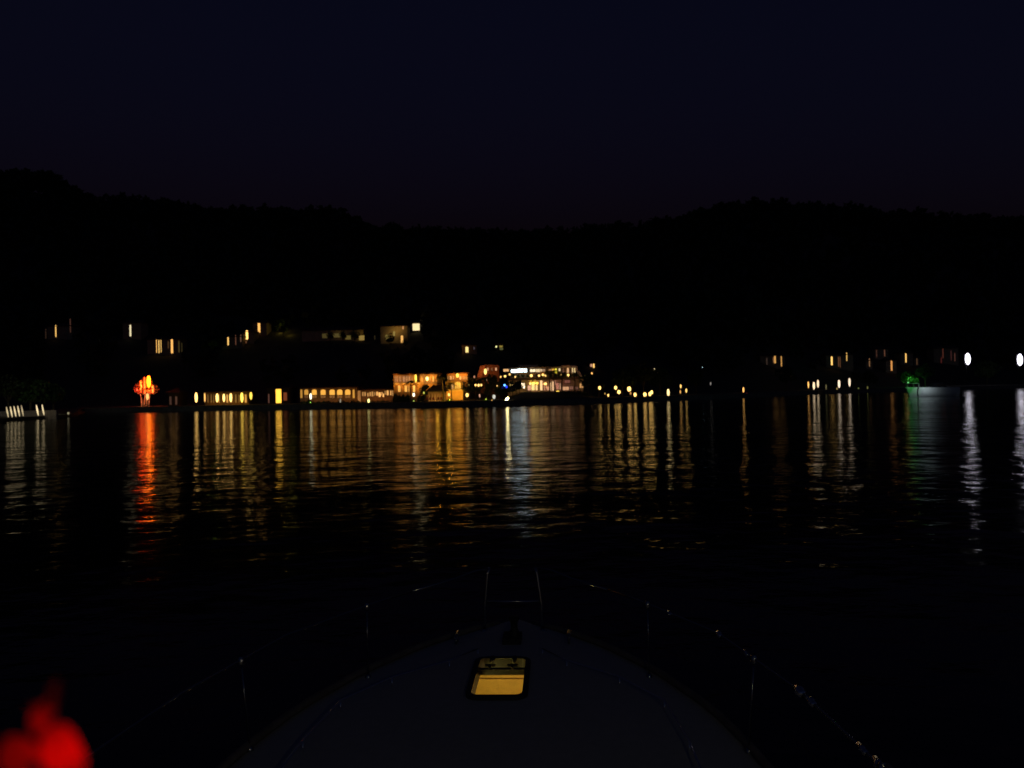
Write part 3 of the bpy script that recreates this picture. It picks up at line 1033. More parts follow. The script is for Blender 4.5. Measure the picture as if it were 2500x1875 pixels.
# boathouse terrace with the row of tall lamps
bt = thing('waterside_restaurant', 'low waterside restaurant lit orange behind a row of tall lamps', 'building', base(556, 224))
ox, oy, oz = bt.location
shell(bt, 500, 958, 606, 996, 224, 232, M_WOOD)
lbox('roof', M_TILE, bt, 497, 955.5, 609, 958.5, 222, 233)
for xc, wv, g in ((508, 2.5, .07), (516, 2.5, .1), (522, 2, .07), (535, 2.5, .25), (555, 4.5, .45), (576, 2.5, .09), (584, 2, .08), (600, 5, .5)):
    window(bt, xc - wv / 2, 963, xc + wv / 2, 983, 224, glow((1.0, .42, .08), g), mull=0)
for sx in range(506, 606, 14):
    p = at(sx, 983, 221)
    point(bt, (p.x - ox, -.9, p.z - oz - .3), (1, .40, .03), 9, .1)
ROW = [(479, 970, 6.5, 26, 20, 'tall bright lamp standing alone left of the waterside restaurant', WARM),
       (500, 970, 3.2, 24, 3, 'thin dimmer lamp at the left corner of the waterside restaurant', AMBER),
       (530, 971, 6.5, 23, 18, 'first bright lamp of the three in a row before the restaurant', WARM),
       (546.5, 971, 5.5, 21, 18, 'second bright lamp of the three in a row before the restaurant', WARM),
       (563.5, 970.5, 6.2, 23, 18, 'third bright lamp of the three in a row before the restaurant', WARM),
       (590.5, 970, 7, 26, 13, 'broad yellow lamp at the right end of the restaurant front', YELLOW),
       (612.5, 966, 6.5, 20, 4, 'yellow lamp just beyond the right corner of the restaurant', YELLOW)]
for px, py, w, h, s, lab, c in ROW:
    lantern(px, py, w, h, 221.5, c, s, lab, cat='lamp')
kb = thing('boathouse', 'small dark boathouse with one wide glowing yellow doorway', 'boathouse', base(684, 218))
ox, oy, oz = kb.location
shell(kb, 652, 947, 706, 992, 218, 226, M_WOOD, M_TILE, 1.4)
window(kb, 673.5, 950, 687, 984, 218, glow((1, .50, .05), 1.9), mull=0, name='doorway')
window(kb, 692, 958, 701, 978, 218, glow((1, .2, .03), .16), mull=0)
window(kb, 655, 962, 658, 984, 218, glow((1, .4, .25), .1), mull=0)
sh = thing('shore_hut', 'faint shuttered hut in the dark left of the lone tall lamp', 'hut', base(424, 227))
shell(sh, 411, 958, 436, 994, 227, 233, M_WOOD, M_TILE, 1.2)
window(sh, 414, 968, 419, 988, 227, glow((1, .4, .22), .05), mull=0)
window(sh, 428, 968, 433, 988, 227, glow((1, .4, .22), .06), mull=0)

# the red lit banyan by the water
p = at(358, 985, 232)
rx0, rz0 = p.x, gz(p.x, 232)
rt = thing('red_lit_tree', 'spreading shore tree glowing fiery red from lamps in its branches', 'tree', (rx0, 232, rz0))
k = 232 / F
mb = MB()
for dx, top, lean in ((-12, 34, -2), (-6, 40, 3), (0, 36, 1), (6, 38, 2)):
    mb.tube([(dx * k, 0, -.2), ((dx + lean * .3) * k, .1, top * .5 * k), ((dx + lean * 2) * k, 0, top * k), ((dx + lean * 4) * k, .2, (top + 26) * k)],
            [.2, .16, .12, .05], 7)
mb.build('trunk', mat('pale_bark', (.4, .3, .22), .85, scale=5, bump=.5), rt)
vs, fs = leaf_cloud([((-16 * k, 0, 44 * k), (11 * k, 3, 13 * k), .22), ((0, -.3, 50 * k), (14 * k, 3.8, 18 * k), .3), ((15 * k, 0, 42 * k), (11 * k, 3, 12 * k), .24),
                     ((2 * k, -.3, 36 * k), (17 * k, 3.4, 9 * k), .24)], 1500, .22, 77)
o = bpy.data.objects.new('crown', mesh_of('crown', vs, fs, mat('red_lit_leaf', (.3, .22, .16), .7)))
COL.objects.link(o); o.parent = rt
for dx, dz, pw, cc in ((-14, 40, 75, (1, .05, .02)), (2, 52, 120, (1, .10, .01)), (16, 38, 100, (1, .07, .01)), (8, 34, 90, (1, .12, .01)), (-4, 8, 45, (1, .36, .15)), (2, 18, 35, (1, .36, .15)), (-18, 26, 45, (1, .06, .03))):
    point(rt, (dx * k, -2.6, dz * k), cc, pw * 4.2, .3)  # bodiless red lights added so the whole crown glows
lantern(363, 931, 8.5, 30, 229.5, (1, .15, .003), 170, 'big fiery orange lamp hanging in the red lit tree', kind='hang')
lantern(344, 944, 4.5, 34, 230.2, (1, .06, .006), 110, 'added deep red light hanging left in the red lit tree', kind='hang')  # red lights added around the orange lamp to widen its glow and reflection
lantern(353, 940, 4, 44, 230.8, (1, .05, .008), 60, 'long thin red light added beside the fiery orange lamp', kind='hang')
lantern(373, 950, 4.5, 20, 230.4, (1, .08, .01), 60, 'small added red light hanging right in the red lit tree', kind='hang')
lantern(360, 968, 6.5, 17, 229, (1, .5, .14), 3, 'orange ground lamp at the foot of the red lit tree')

# ------------------------------------------------------------------ houses and lamps on the hill
def hill_house(cx, cy, w, h, wins, label, m=None, lit=None, roofm=None, name='hillside_house', roof_h=1.5):
    """wins: (x, y, w, h, colour, strength); cy = photograph row of the wall foot"""
    Y = hill_hit(cx, cy)
    CLEAR.append((cx, w, Y))
    p = at(cx, cy, Y)
    o = thing(name, label, 'house', (p.x, Y, p.z))
    ox, oy, oz = o.location
    e = shell(o, cx - w / 2, cy - h, cx + w / 2, cy, Y, Y + 7, m or M_PLASTER, roofm or M_TILE, roof_h)
    for (x, y, ww, hh, c, s) in wins:
        s = s if s < .8 else .8 + (s - .8) * .22
        ww = ww * .82 if hh > ww * 1.6 else ww
        window(o, x - ww / 2, y - hh / 2, x + ww / 2, y + hh / 2, Y, glow(c, s), mull=0, arch=hh > ww * 1.3)  # tall narrow pane imitates the streak of a shaken light
    if lit:
        for (x, y, c, pw) in lit:
            q = at(x, y, Y - 2.5)
            point(o, (q.x - ox, -2.5, q.z - oz), c, pw, .2)
    return o


DIMY = (1, .72, .12)
hill_house(146, 830, 60, 34, [(136.5, 808, 3.4, 29, WARM, 2.2), (172, 795, 3.5, 34, (1, .4, .2), .05), (112, 815, 4, 24, (1, .5, .2), .02)], 'hill house at the far left with one thin bright tall window')
hill_house(322, 828, 44, 40, [(318.5, 807, 5.2, 28, (1, .85, .5), 1.2)], 'hill house with a single white tall window above the red lit tree')
hill_house(400, 868, 80, 40, [(382.5, 845, 2.6, 33, AMBER, 1.8), (388.2, 846, 2.6, 32, WARM, 3), (393.4, 845, 2, 31, WARM, 2.2), (420, 845, 6.6, 35, AMBER, 2.4),
                              (411, 842, 4, 18, (1, .45, .1), .06), (437, 846, 4, 28, DIMY, .05), (444, 848, 3, 22, DIMY, .03)], 'long hill house with three close tall lit windows and one apart')
hill_house(566, 852, 50, 30, [(557, 833, 4, 20, WARM, 3), (575.5, 830, 2.5, 24, (1, .4, .2), .12), (588, 826, 2.2, 18, (1, .5, .25), .2)], 'hill house with one slim lit window left of the brighter leaning lamp')
hill_house(606, 840, 26, 30, [(603, 817.5, 6.6, 22, WARM, 8), (601, 835, 3, 6, (1, .4, .15), .15)], 'hill house with one very bright oval window')
hill_house(634, 822, 34, 34, [(632.5, 800.5, 7.4, 27, AMBER, 2.6)], 'hill house with a single tall amber window near the yellow lit trees')
hill_house(812, 832, 150, 26, [(794, 820, 15, 11, DIMY, .05), (824, 819, 22, 10, DIMY, .055), (850, 824, 14, 10, DIMY, .09), (883, 825, 13, 12, (1, .65, .15), .22)],
           'long low hill villa with dim yellow openings', lit=[(824, 812, (1, .75, .25), 10), (882, 815, (1, .7, .1), 18)])
hill_house(962, 838, 66, 42, [(945, 823, 9, 12, DIMY, .12), (981.5, 829, 7, 20, AMBER, 1.6), (984, 800, 4, 8, (1, .42, .15), .5), (962, 815, 6, 12, DIMY, .12), (915, 824, 3, 10, DIMY, .02)],
           'two-storey hill villa with a dim golden wall and one bright amber door', lit=[(963, 808, (1, .68, .18), 60), (976, 800, (1, .6, .15), 50), (948, 820, (1, .7, .2), 25)], roof_h=1.0)
hill_house(1016, 812, 26, 26, [(1016, 798.5, 17, 17, (1, .78, .38), 2.3)], 'hill house with one big glowing square window', roof_h=1)
hill_house(1146, 866, 36, 24, [(1140, 853.5, 8.5, 14, (1, .72, .25), 3), (1157.5, 850, 3, 6, (.7, .6, .8), .1)], 'hill house with one bright yellow window above the hotel gap',
           lit=[(1130, 845, (1, .5, .15), 14)])
hill_house(1219, 858, 22, 20, [(1211.5, 846.5, 3.6, 4, (.95, .95, .4), 3), (1223, 846, 8, 5, DIMY, .25), (1224, 852, 8, 4, (.8, .8, .25), .12)], 'small hill hut with a speck of greenish light', roof_h=.8)
hill_house(1449, 902, 20, 16, [(1449.5, 893, 5, 10, WARM, 3), (1443.5, 892, 5, 7, (1, .5, .3), .6)], 'small house with paired lit windows above the outside stair', roof_h=.8)
hill_house(1602, 916, 22, 18, [(1597.5, 904.5, 5.5, 12, (1, .8, .4), 6), (1604, 906, 7, 8, (1, .5, .15), .12)], 'small dark house with a bright oval window above the shore lamps', roof_h=.8)
hill_house(1886, 898, 60, 30, [(1892, 878, 4.6, 18, AMBER, .75), (1888.5, 879, 2.4, 14, (1, .45, .15), .3), (1872, 883, 4, 18, (1, .6, .35), .03), (1907.5, 882, 3.4, 25, AMBER, .6)],
           'hill house with two amber slit windows right of the unlit middle shore')
hill_house(2050, 902, 66, 36, [(2030.5, 881, 5, 21, WARM, 4), (2047, 883, 2.5, 24, (1, .4, .15), .14), (2051, 884, 2.2, 26, (1, .4, .15), .12), (2067, 871, 3, 20, WARM, .9)],
           'hill house with one bright and three faint slit windows above the pair of white lamps')
hill_house(2122, 902, 16, 22, [(2122.5, 885, 2.8, 20, (1, .5, .2), .25)], 'narrow hill house with a single faint orange slit')
hill_house(2152, 880, 34, 28, [(2140, 863, 2.6, 18, (1, .4, .2), .06), (2159.5, 862, 3, 16, (1, .4, .2), .12)], 'highest faint hill house on the right with two dim slits')
hill_house(2176, 912, 26, 32, [(2176.5, 892.5, 5, 25, (1, .42, .1), .75)], 'hill house with one orange tall window')
hill_house(2214, 892, 30, 30, [(2211.5, 873, 3.6, 24, WARM, 3.2)], 'hill house with one thin bright slit window above the moored boat')
hill_house(2238, 896, 12, 22, [(2238.5, 882, 2, 18, (1, .5, .2), .12)], 'tiny hill house with a dim slit right above the moored boat')
hill_house(2310, 890, 60, 40, [(2302, 862, 3, 26, (1, .25, .12), .07), (2298, 880, 3, 16, (1, .15, .08), .06), (2322, 868, 3, 24, (1, .3, .2), .04), (2331, 872, 3, 20, (1, .35, .2), .07)],
           'dim reddish hill house left of the first big white floodlight')

for px, py, dy, h, lab in ((837, 834, 6, 6, 'added dark tree in front of the dim yellow hill villa, right of its middle'), (806, 834, 6, 5.5, 'added dark tree in front of the dim yellow hill villa, left of its middle'),
                           (953, 842, 6, 6.5, 'added dark tree before the left half of the golden hill villa'), (990, 842, 6, 4.5, 'added dark tree at the right corner of the golden hill villa'),
                           (866, 836, 6, 6.5, 'added dark tree hiding the right part of the dim yellow hill villa')):
    Y = hill_hit(px, py) - dy  # dark trees added to break up the lit villa walls
    p = at(px, py, Y)
    put_tree('broad_tree', T_BROAD[1], p.x, Y, gz(p.x, Y), h, lab, wide=.8)
# yellow lit trees on the hill
for px, py, h, pw, lab in ((683, 806, 6, 40, 'hill tree lit yellow, tallest of the small clump'), (671, 812, 4, 16, 'low yellow lit tree left in the small hill clump'),
                           (692, 814, 4.5, 26, 'low yellow lit tree right in the small hill clump'), (541, 856, 7, 10, 'dim green lit tree left of the slim lit window'),
                           (1245, 858, 12, 14, 'dull green lit tree above the main hotel roof')):
    Y = hill_hit(px, py) - 4
    CLEAR.append((px, 10, Y))
    p = at(px, py, Y)
    o = put_tree('broad_tree', T_BROAD[0], p.x, Y, gz(p.x, Y), h, lab)
    point(o, (0, -h * .55, h * .35), (1, .75, .12) if px not in (541, 1245) else (.45, .8, .12), pw, .2, True)

forest()

# ------------------------------------------------------------------ shore lamps to the right of the hotel
RL = [(1445, 911.5, 4, 5.5, AMBER, 3, 222, 'small amber lamp between outside stair and the shore lamps'),
      (1464, 947, 6.4, 9.2, WARM, 15, 200, 'first shore lamp right of the main hotel'),
      (1485, 965, 4.2, 7.2, WARM, 9, 199, 'small low lamp between first and second shore lamps'),
      (1477, 961, 2.6, 5, AMBER, .6, 200, 'very faint amber lamp by the small low lamp'),
      (1503, 946.5, 6.6, 9.6, WARM, 15, 202, 'upper lamp of the stacked pair on the right shore'),
      (1511, 957, 7.6, 10, WARM, 17, 201, 'lower lamp of the stacked pair on the right shore'),
      (1536, 949.5, 8.6, 12, WARM, 22, 203, 'brightest haloed shore lamp right of the stacked pair'),
      (1539.5, 960, 4, 8, (1, .45, .12), .5, 204, 'dull orange lamp under the brightest haloed shore lamp'),
      (1550.5, 963.5, 6.6, 10.5, WARM, 15, 204, 'low shore lamp just right of the brightest haloed one'),
      (1574.5, 963.5, 7.6, 12, WARM, 17, 206, 'low shore lamp left of the touching pair'),
      (1586.5, 962, 6, 11, WARM, 15, 207, 'left lamp of the touching pair on the right shore'),
      (1591.2, 957.5, 5.6, 10, WARM, 15, 208, 'right, higher lamp of the touching pair on the right shore'),
      (1631.5, 958.5, 6, 20, (1, .72, .3), 7, 212, 'tall orange-rimmed lamp standing apart on the right shore'),
      (1662, 943, 3.6, 10, WARM, 5, 220, 'thin upper lamp right of the tall orange-rimmed lamp'),
      (1661, 956.5, 3, 9, AMBER, .9, 219, 'thin dim lamp under the thin upper lamp'),
      (1675.5, 953.5, 4, 11, WARM, 3.5, 221, 'slim curved lamp ending the right shore group'),
      (1735, 936.5, 3, 8, (1, .9, .8), .25, 232, 'faint grey lamp on the unlit middle shore'),
      (1715, 896.5, 1.6, 1.8, (.6, .9, 1), 3, 240, 'pinpoint bluish lamp above the middle shore'),
      (1815, 951.5, 4, 14, AMBER, 2.6, 238, 'lone slim lamp on the middle shore'),
      (1824, 960, 3.4, 3, (1, .03, .06), .8, 236, 'tiny red marker lamp on the middle shore'),
      (1742, 972, 4.6, 9, (1, .62, .18), 3.4, 220, 'low amber lamp at the water edge of the middle shore'),
      (1973.5, 939, 3.2, 17, AMBER, 1.6, 280, 'slim amber lamp left of the pair of white lamps'),
      (1987, 941.5, 5, 20, (1, .74, .44), 1.5, 280, 'left lamp of the pair of white lamps on the far right shore'),
      (1997, 936.5, 4.6, 20, (1, .74, .44), 1.4, 282, 'right lamp of the pair of white lamps on the far right shore'),
      (2017, 945, 3, 15, (.9, .8, .3), .12, 284, 'ghostly dim lamp between the two white pairs'),
      (2048.5, 937, 5.4, 21, (1, .78, .55), 1.4, 290, 'white lamp with violet tint, lower of the second pair'),
      (2043.5, 952, 3, 13, (1, .7, .2), .35, 288, 'dim yellow lamp leaning under the second white pair'),
      (2074, 933, 5, 22, (1, .78, .55), 1.3, 294, 'white lamp with violet tint, higher of the second pair'),
      (2096, 953, 2.6, 16, (.7, .8, .2), .22, 298, 'dim greenish lamp left of the moored boat'),
      (2118, 949, 2.6, 14, (.8, .8, .2), .2, 300, 'dim greenish lamp nearest to the moored boat'),
      (2418, 946, 5, 5.5, (.9, .85, .75), .9, 352, 'small pale lamp low between the two big floodlights'),
      (1529, 922, 3, 6, (.7, .75, .9), .12, 214, 'faint bluish lamp in the trees above the stacked pair')]
for px, py, w, h, c, s, Yl, lab in RL:
    Yl = Yl + (12 if px > 1900 else 7 if px > 1600 else 3 if px > 1500 else 1)
    Yl = max(Yl, float(lerp_tab(SH, px)) + 1.2)
    lantern(px, py, w, h, Yl, c, s, lab)
for px, py, w, h, lab in ((2360, 876.5, 11, 28, 'left one of two big white floodlight masts on the right shore'), (2487, 878.5, 11, 29, 'big white floodlight mast at the right edge')):
    Yl = 356
    p = at(px, py, Yl)
    g = gz(p.x, Yl)
    o = thing('floodlight_mast', label=lab, cat='floodlight', loc=(p.x, Yl, g))
    kk = Yl / F
    mb = MB(); mb.tube([(0, .5, -.3), (0, .5, p.z - g + h * kk * .5)], [.16, .1], 8); mb.build('post', M_DARKMETAL, o)
    mb = MB(); mb.lathe(capsule(w * kk / 2, h * kk / 2), 14); mb.build('lens', glow((.90, .86, 1.0), 4.5), o, (0, -.9, p.z - g))
    mb = MB(); mb.box(-w * kk * .45, .1 - .2, -h * kk * .42, w * kk * .45, .6, h * kk * .42); mb.build('housing', M_DARKMETAL, o, (0, .0, p.z - g))

# left headland quay lamps
for i, (px, py, s) in enumerate(((18, 1006, 2.2), (27.5, 1005, 3.2), (36.5, 1004, 3.2), (45.5, 1003, 3), (54.5, 1002, 1.8), (91, 1001, 5), (105, 1000, 3.6))):
    lab = ['slim tilted quay lamp, first of five at the left edge', 'slim tilted quay lamp, second of five at the left edge', 'slim tilted quay lamp, middle of five at the left edge',
           'slim tilted quay lamp, fourth of five at the left edge', 'slim tilted quay lamp, last and dimmest of the five', 'brighter lamp of the pair right of the five quay lamps',
           'thinner lamp of the pair right of the five quay lamps'][i]
    Yl = 146 if i < 5 else 156
    o = lantern(px, py, 3.2, 30, Yl, (1, .78, .42), s * .22, lab, group='slim quay lamps on the left headland', light=3)
    o.rotation_euler = (0, math.radians(-10), 0)  # tilt follows the slant of the smeared light streaks
    q = at(px, py, Yl); o.location.x = q.x + math.sin(math.radians(10)) * (q.z - o.location.z)
lantern(167, 1009, 5, 7, 172, (1, .75, .4), .18, 'faint pale lamp at the tip of the left headland')
# retaining wall behind those lamps and the street lamp that lights it
wl = thing('retaining_wall', 'pale rendered wall behind the slim lamps on the left headland', 'wall', base(60, 160))
ox, oy, oz = wl.location
for i in range(14):
    x0 = -170 + i * 22
    lbox('wall_panel', M_CONC, wl, x0, 1008 - i * .5, x0 + 21.3, 1024, 158, 158.5)
p = at(-70, 930, 148)
sl = thing('street_lamp', 'tall greenish-white street lamp at the end of the left headland', 'lamp', (p.x, 148, gz(p.x, 148)))
hh = p.z - sl.location.z
mb = MB(); mb.tube([(0, 0, -.2), (0, 0, hh), (.5, -.6, hh + .3)], .07, 8); mb.build('post', M_DARKMETAL, sl)
mb = MB(); mb.box(.2, -1.1, hh + .2, .8, -.3, hh + .35); mb.build('head', M_DARKMETAL, sl)
mb = MB(); mb.box(.25, -1.05, hh + .1, .75, -.35, hh + .19); mb.build('lens', glow((.85, 1, .8), 5), sl)
point(sl, (.5, -.7, hh - .2), (1, .85, .6), 260, .3)
point(sl, (3.5, 16, 1.5), (.8, 1, .65), 600, .3)  # green light added far behind the lamp to imitate the hazy glow
for i, (px, Y, h) in enumerate(((-60, 175, 10), (20, 178, 9), (75, 180, 8), (130, 190, 7))):
    p = at(px, 1000, Y)
    put_tree('broad_tree', T_BROAD[i % 3], p.x, Y, gz(p.x, Y), h, ['dark tree at the left edge lit faint green', 'tall dark tree behind the five slim lamps', 'dark tree behind the pair of slim lamps',
                                                              'smaller dark tree near the headland tip'][i])

# moored boat on the right
Yb = 188.0
p0, p1 = at(2213, 968, Yb), at(2335, 968, Yb)
Lb = p1.x - p0.x
mbt = thing('moored_boat', 'white moored boat with green lit bow on the right', 'boat', ((p0.x + p1.x) / 2, Yb, 0))


def hull_mesh(L, W, Hb, Hs, sec=10, rake=.8):
    """simple hull, bow towards -x"""
    mb = MB()
    vs = []
    for i in range(sec + 1):
        u = i / sec
        w = W / 2 * min(1, (math.sin(min(1, u * 1.6 + .02) * math.pi / 2)) ** .8)
        top = Hb + (Hs - Hb) * u
        x = -L / 2 + L * u
        bx = x + rake * (1 - u)
        for (yy, zz, xx) in ((-w, top, x), (-w * .95, top * .5, (x + bx) / 2), (-w * .7, -.1, bx), (0, -.5, bx), (w * .7, -.1, bx), (w * .95, top * .5, (x + bx) / 2), (w, top, x)):
            vs.append((xx, yy, zz))
    fs = []
    for i in range(sec):
        for k in range(6):
            a = i * 7 + k
            fs.append((a, a + 7, a + 8, a + 1))
    fs.append(tuple(range(sec * 7, sec * 7 + 7)))
    mb.add(vs, fs, True)
    return mb, vs


mb, hv = hull_mesh(Lb, 3.4, 2.35, 2.1)
mb.build('hull', M_WHITE, mbt)
mb = MB()
n = 11
dv = [(hv[i * 7][0] + .05, hv[i * 7][1] * .97, hv[i * 7][2] - .08) for i in range(n)] + [(hv[i * 7 + 6][0] + .05, hv[i * 7 + 6][1] * .97, hv[i * 7 + 6][2] - .08) for i in range(n)]
mb.add(dv, [(i, i + 1, n + i + 1, n + i) for i in range(n - 1)])
mb.build('deck', M_WHITE, mbt)
mb = MB()
vs = []
for (x, w, z) in ((-.6, 1.1, 2.05), (.2, 1.0, 3.2), (2.6, 1.0, 3.35), (3.2, 1.1, 2.05)):
    vs += [(x, -w, z), (x, w, z)]
mb.add(vs, [(0, 1, 3, 2), (2, 3, 5, 4), (4, 5, 7, 6), (0, 2, 4, 6), (1, 7, 5, 3)])
mb.build('cabin', M_DARKMETAL, mbt)
for xx in (.7, 1.8):
    mb = MB(); mb.box(xx, -1.08, 2.5, xx + .8, -1.0, 2.95); mb.build('window', M_GLASSD, mbt)
mb = MB()
mb.tube([(-Lb / 2 + .2, -.3, 2.3), (-Lb / 2 + .15, -.35, 3.3), (-Lb / 2 + 2.4, -1.2, 3.2), (-Lb / 2 + 2.4, -1.2, 2.2)], .05, 6)
mb.tube([(-Lb / 2 + .2, .3, 2.3), (-Lb / 2 + .15, .35, 3.3), (-Lb / 2 + 2.4, 1.2, 3.2), (-Lb / 2 + 2.4, 1.2, 2.2)], .05, 6)
mb.tube([(-Lb / 2 + .15, -.35, 3.3), (-Lb / 2 + .15, .35, 3.3)], .05, 6)
mb.build('bow_rail', M_WHITE, mbt)
mb = MB(); mb.tube([(-Lb / 2 + 2.0, -1.72, 2.3), (-Lb / 2 + 1.75, -1.8, 1.2), (-Lb / 2 + 1.9, -1.7, .1)], .14, 6); mb.build('fender', M_DARKMETAL, mbt)
mb = MB(); mb.box(-Lb / 2 + .25, -.3, 3.35, -Lb / 2 + .5, -.1, 3.6); mb.build('bow_light', glow((.25, 1, .3), .8), mbt)
point(mbt, (-Lb / 2 + .2, -2.6, 3.4), (.12, 1, .18), 70, .1)
point(mbt, (-Lb / 2 + 3.4, -3.6, 1.9), (.75, .92, 1), 80, .2)  # added white light without a fitting, aimed at the hull
point(mbt, (-Lb / 2 + .8, 0.6, 4.0), (.12, 1, .18), 30, .1)
for px, Y, h, pw, lab in ((2212, 333, 6.6, 420, 'shore tree lit bright green above the bow of the moored boat'), (2228, 337, 5.6, 200, 'shorter green lit shore tree above the moored boat')):
    p = at(px, 945, Y)
    o = put_tree('broad_tree', T_BROAD[2], p.x, Y, gz(p.x, Y), h, lab)
    o.rotation_euler = (0, 0, 0)
    point(o, (0, -4.0, h * .5), (.15, 1, .2), pw, .2)  # green light added before the tree, no fitting

# ------------------------------------------------------------------ own boat: the foredeck below the camera
DZ = 1.0
yb = thing('sailing_yacht', 'foredeck of the yacht underfoot with pulpit, rails and lit deck hatch', 'yacht', (-0.48, 0, DZ), -107 / F)
M_DECK = mat('gelcoat_deck', (.40, .40, .40), .6, var=.06, scale=14, bump=.15)
M_HULLW = mat('gelcoat_hull', (.6, .6, .62), .35, var=.05, scale=3)
M_STEEL = mat('stainless_steel', (.36, .36, .35), .16, metal=1.0, var=.08, scale=30)
M_CHROME = mat('polished_chrome', (.95, .93, .85), .05, metal=1.0, var=.05, scale=30)
M_TOE = mat('worn_teak', (.16, .14, .12), .75, scale=9, var=.3, bump=.3)
M_RAILB = mat('brushed_steel', (.5, .49, .46), .26, metal=1.0, var=.08, scale=30)
M_BLACK = mat('black_rubber', (.02, .02, .02), .6, scale=20)
prof = [(-4.0, 1.75), (-2, 1.88), (0, 1.95), (2, 1.96), (3.8, 1.93), (4.9, 1.87), (5.8, 1.74), (6.3, 1.60), (6.97, 1.34), (7.5, 1.05), (7.9, .76), (8.2, .48), (8.4, .22), (8.5, .03)]
HX, HY0, HY1 = .205, 6.28, 7.13
HC = -.05


def hwid(y):
    return float(np.interp(y, [a for a, _ in prof], [b_ for _, b_ in prof]))


ys = sorted(set([round(-4 + .4 * i, 3) for i in range(27)] + [HY0, HY1, 6.7, 6.9, 7.6, 7.8, 8.0, 8.1, 8.2, 8.3, 8.4, 8.45, 8.5]))
vs, fs = [], []


def camber(x, w):
    return .07 * (1 - (x / max(w, .03)) ** 2)


COLS = [-1, -.75, -.5, 'a', 'b', .5, .75, 1]
for y in ys:
    w = hwid(y)
    hx = min(HX, w * .3)
    for c in COLS:
        x = HC * min(1, w) - hx if c == 'a' else HC * min(1, w) + hx if c == 'b' else c * w
        vs.append((x, y, camber(x, w)))
n = len(COLS)
for i in range(len(ys) - 1):
    for k in range(n - 1):
        if k == 3 and ys[i] >= HY0 - 1e-6 and ys[i + 1] <= HY1 + 1e-6:
            continue
        fs.append((i * n + k, i * n + k + 1, (i + 1) * n + k + 1, (i + 1) * n + k))
mb = MB(); mb.add(vs, fs, True); mb.build('deck', M_DECK, yb)
vs, fs = [], []
for y in ys:
    w = hwid(y)
    for sx in (-1, 1):
        vs += [(sx * (w + .012), y, .0), (sx * (w + .03), y - .02, -.12), (sx * w * .93, y - .25 * max(0, y - 6) / 2.5, -.6), (sx * w * .72, y - .7 * max(0, y - 6) / 2.5, -1.15)]
for i in range(len(ys) - 1):
    for sd in (0, 4):
        for k in range(3):
            a = i * 8 + sd + k
            fs.append((a, a + 8, a + 9, a + 1))
mb = MB(); mb.add(vs, fs, True); mb.build('hull', M_HULLW, yb)
for sx in (-1, 1):
    pts = [(sx * (hwid(y) - .03), y, .035) for y in ys if y < 8.42]
    mb = MB(); mb.tube(pts, .03, 6); mb.build('toe_rail', M_TOE, yb)

# hatch with frame, pane, catches and the lit cabin below it
ht = thing('hatch', None, None)
ht.parent = yb
ht.location = (0, 0, camber(0, 1))
cx0, cx1 = HC - HX, HC + HX
mb = MB()


def ring(mb, x0, x1, y0, y1, t, z0, z1, r=.06):
    def rr(xa, xb, ya, yb_, rad):
        out = []
        for cxx, cyy, a0 in ((xb - rad, yb_ - rad, 0), (xa + rad, yb_ - rad, 90), (xa + rad, ya + rad, 180), (xb - rad, ya + rad, 270)):
            for k in range(5):
                a = math.radians(a0 + 22.5 * k)
                out.append((cxx + rad * math.cos(a), cyy + rad * math.sin(a)))
        return out
    o_, i_ = rr(x0 - t, x1 + t, y0 - t, y1 + t, r + t), rr(x0, x1, y0, y1, r)
    N_ = len(o_)
    vs = [(x, y, z1) for x, y in o_] + [(x, y, z1) for x, y in i_] + [(x, y, z0) for x, y in o_] + [(x, y, z0) for x, y in i_]
    fs = []
    for k in range(N_):
        k2 = (k + 1) % N_
        fs += [(k, k2, N_ + k2, N_ + k), (2 * N_ + k, 2 * N_ + k2, k2, k), (N_ + k, N_ + k2, 3 * N_ + k2, 3 * N_ + k)]
    mb.add(vs, fs)


ring(mb, cx0, cx1, HY0, HY1, .045, -.12, .03)
mb.box(cx0 + .001, 6.86, -.03, cx1 - .001, 6.905, .024)
mb.build('hatch_frame', M_BLACK, ht)
gm, gnt, gb = new_mat('hatch_acrylic')
gb.inputs['Base Color'].default_value = (.9, .8, .62, 1)
gb.inputs['Transmission Weight'].default_value = 1
gb.inputs['Roughness'].default_value = .04
gb.inputs['IOR'].default_value = 1.02
gb.inputs['Specular IOR Level'].default_value = .3
mb = MB(); mb.add([(cx0, HY0, .012), (cx1, HY0, .012), (cx1, 6.86, .012), (cx0, 6.86, .012)], [(0, 1, 2, 3)]); mb.build('pane', gm, ht)
mb = MB(); mb.add([(cx0, 6.905, .012), (cx1, 6.905, .012), (cx1, HY1, .012), (cx0, HY1, .012)], [(0, 1, 2, 3)]); mb.build('pane', gm, ht)
for sx in (-.15, .045):
    mb = MB()
    mb.box(sx - .01, 6.86, .024, sx + .01, 6.95, .04)
    mb.box(sx - .045, 6.93, .02, sx + .045, 6.95, .04)
    mb.build('catch', M_BLACK, ht)
    mb = MB(); mb.tube([(sx, 7.06, .02), (sx + .01, 7.14, .03)], .022, 8); mb.build('hinge', M_BLACK, ht)
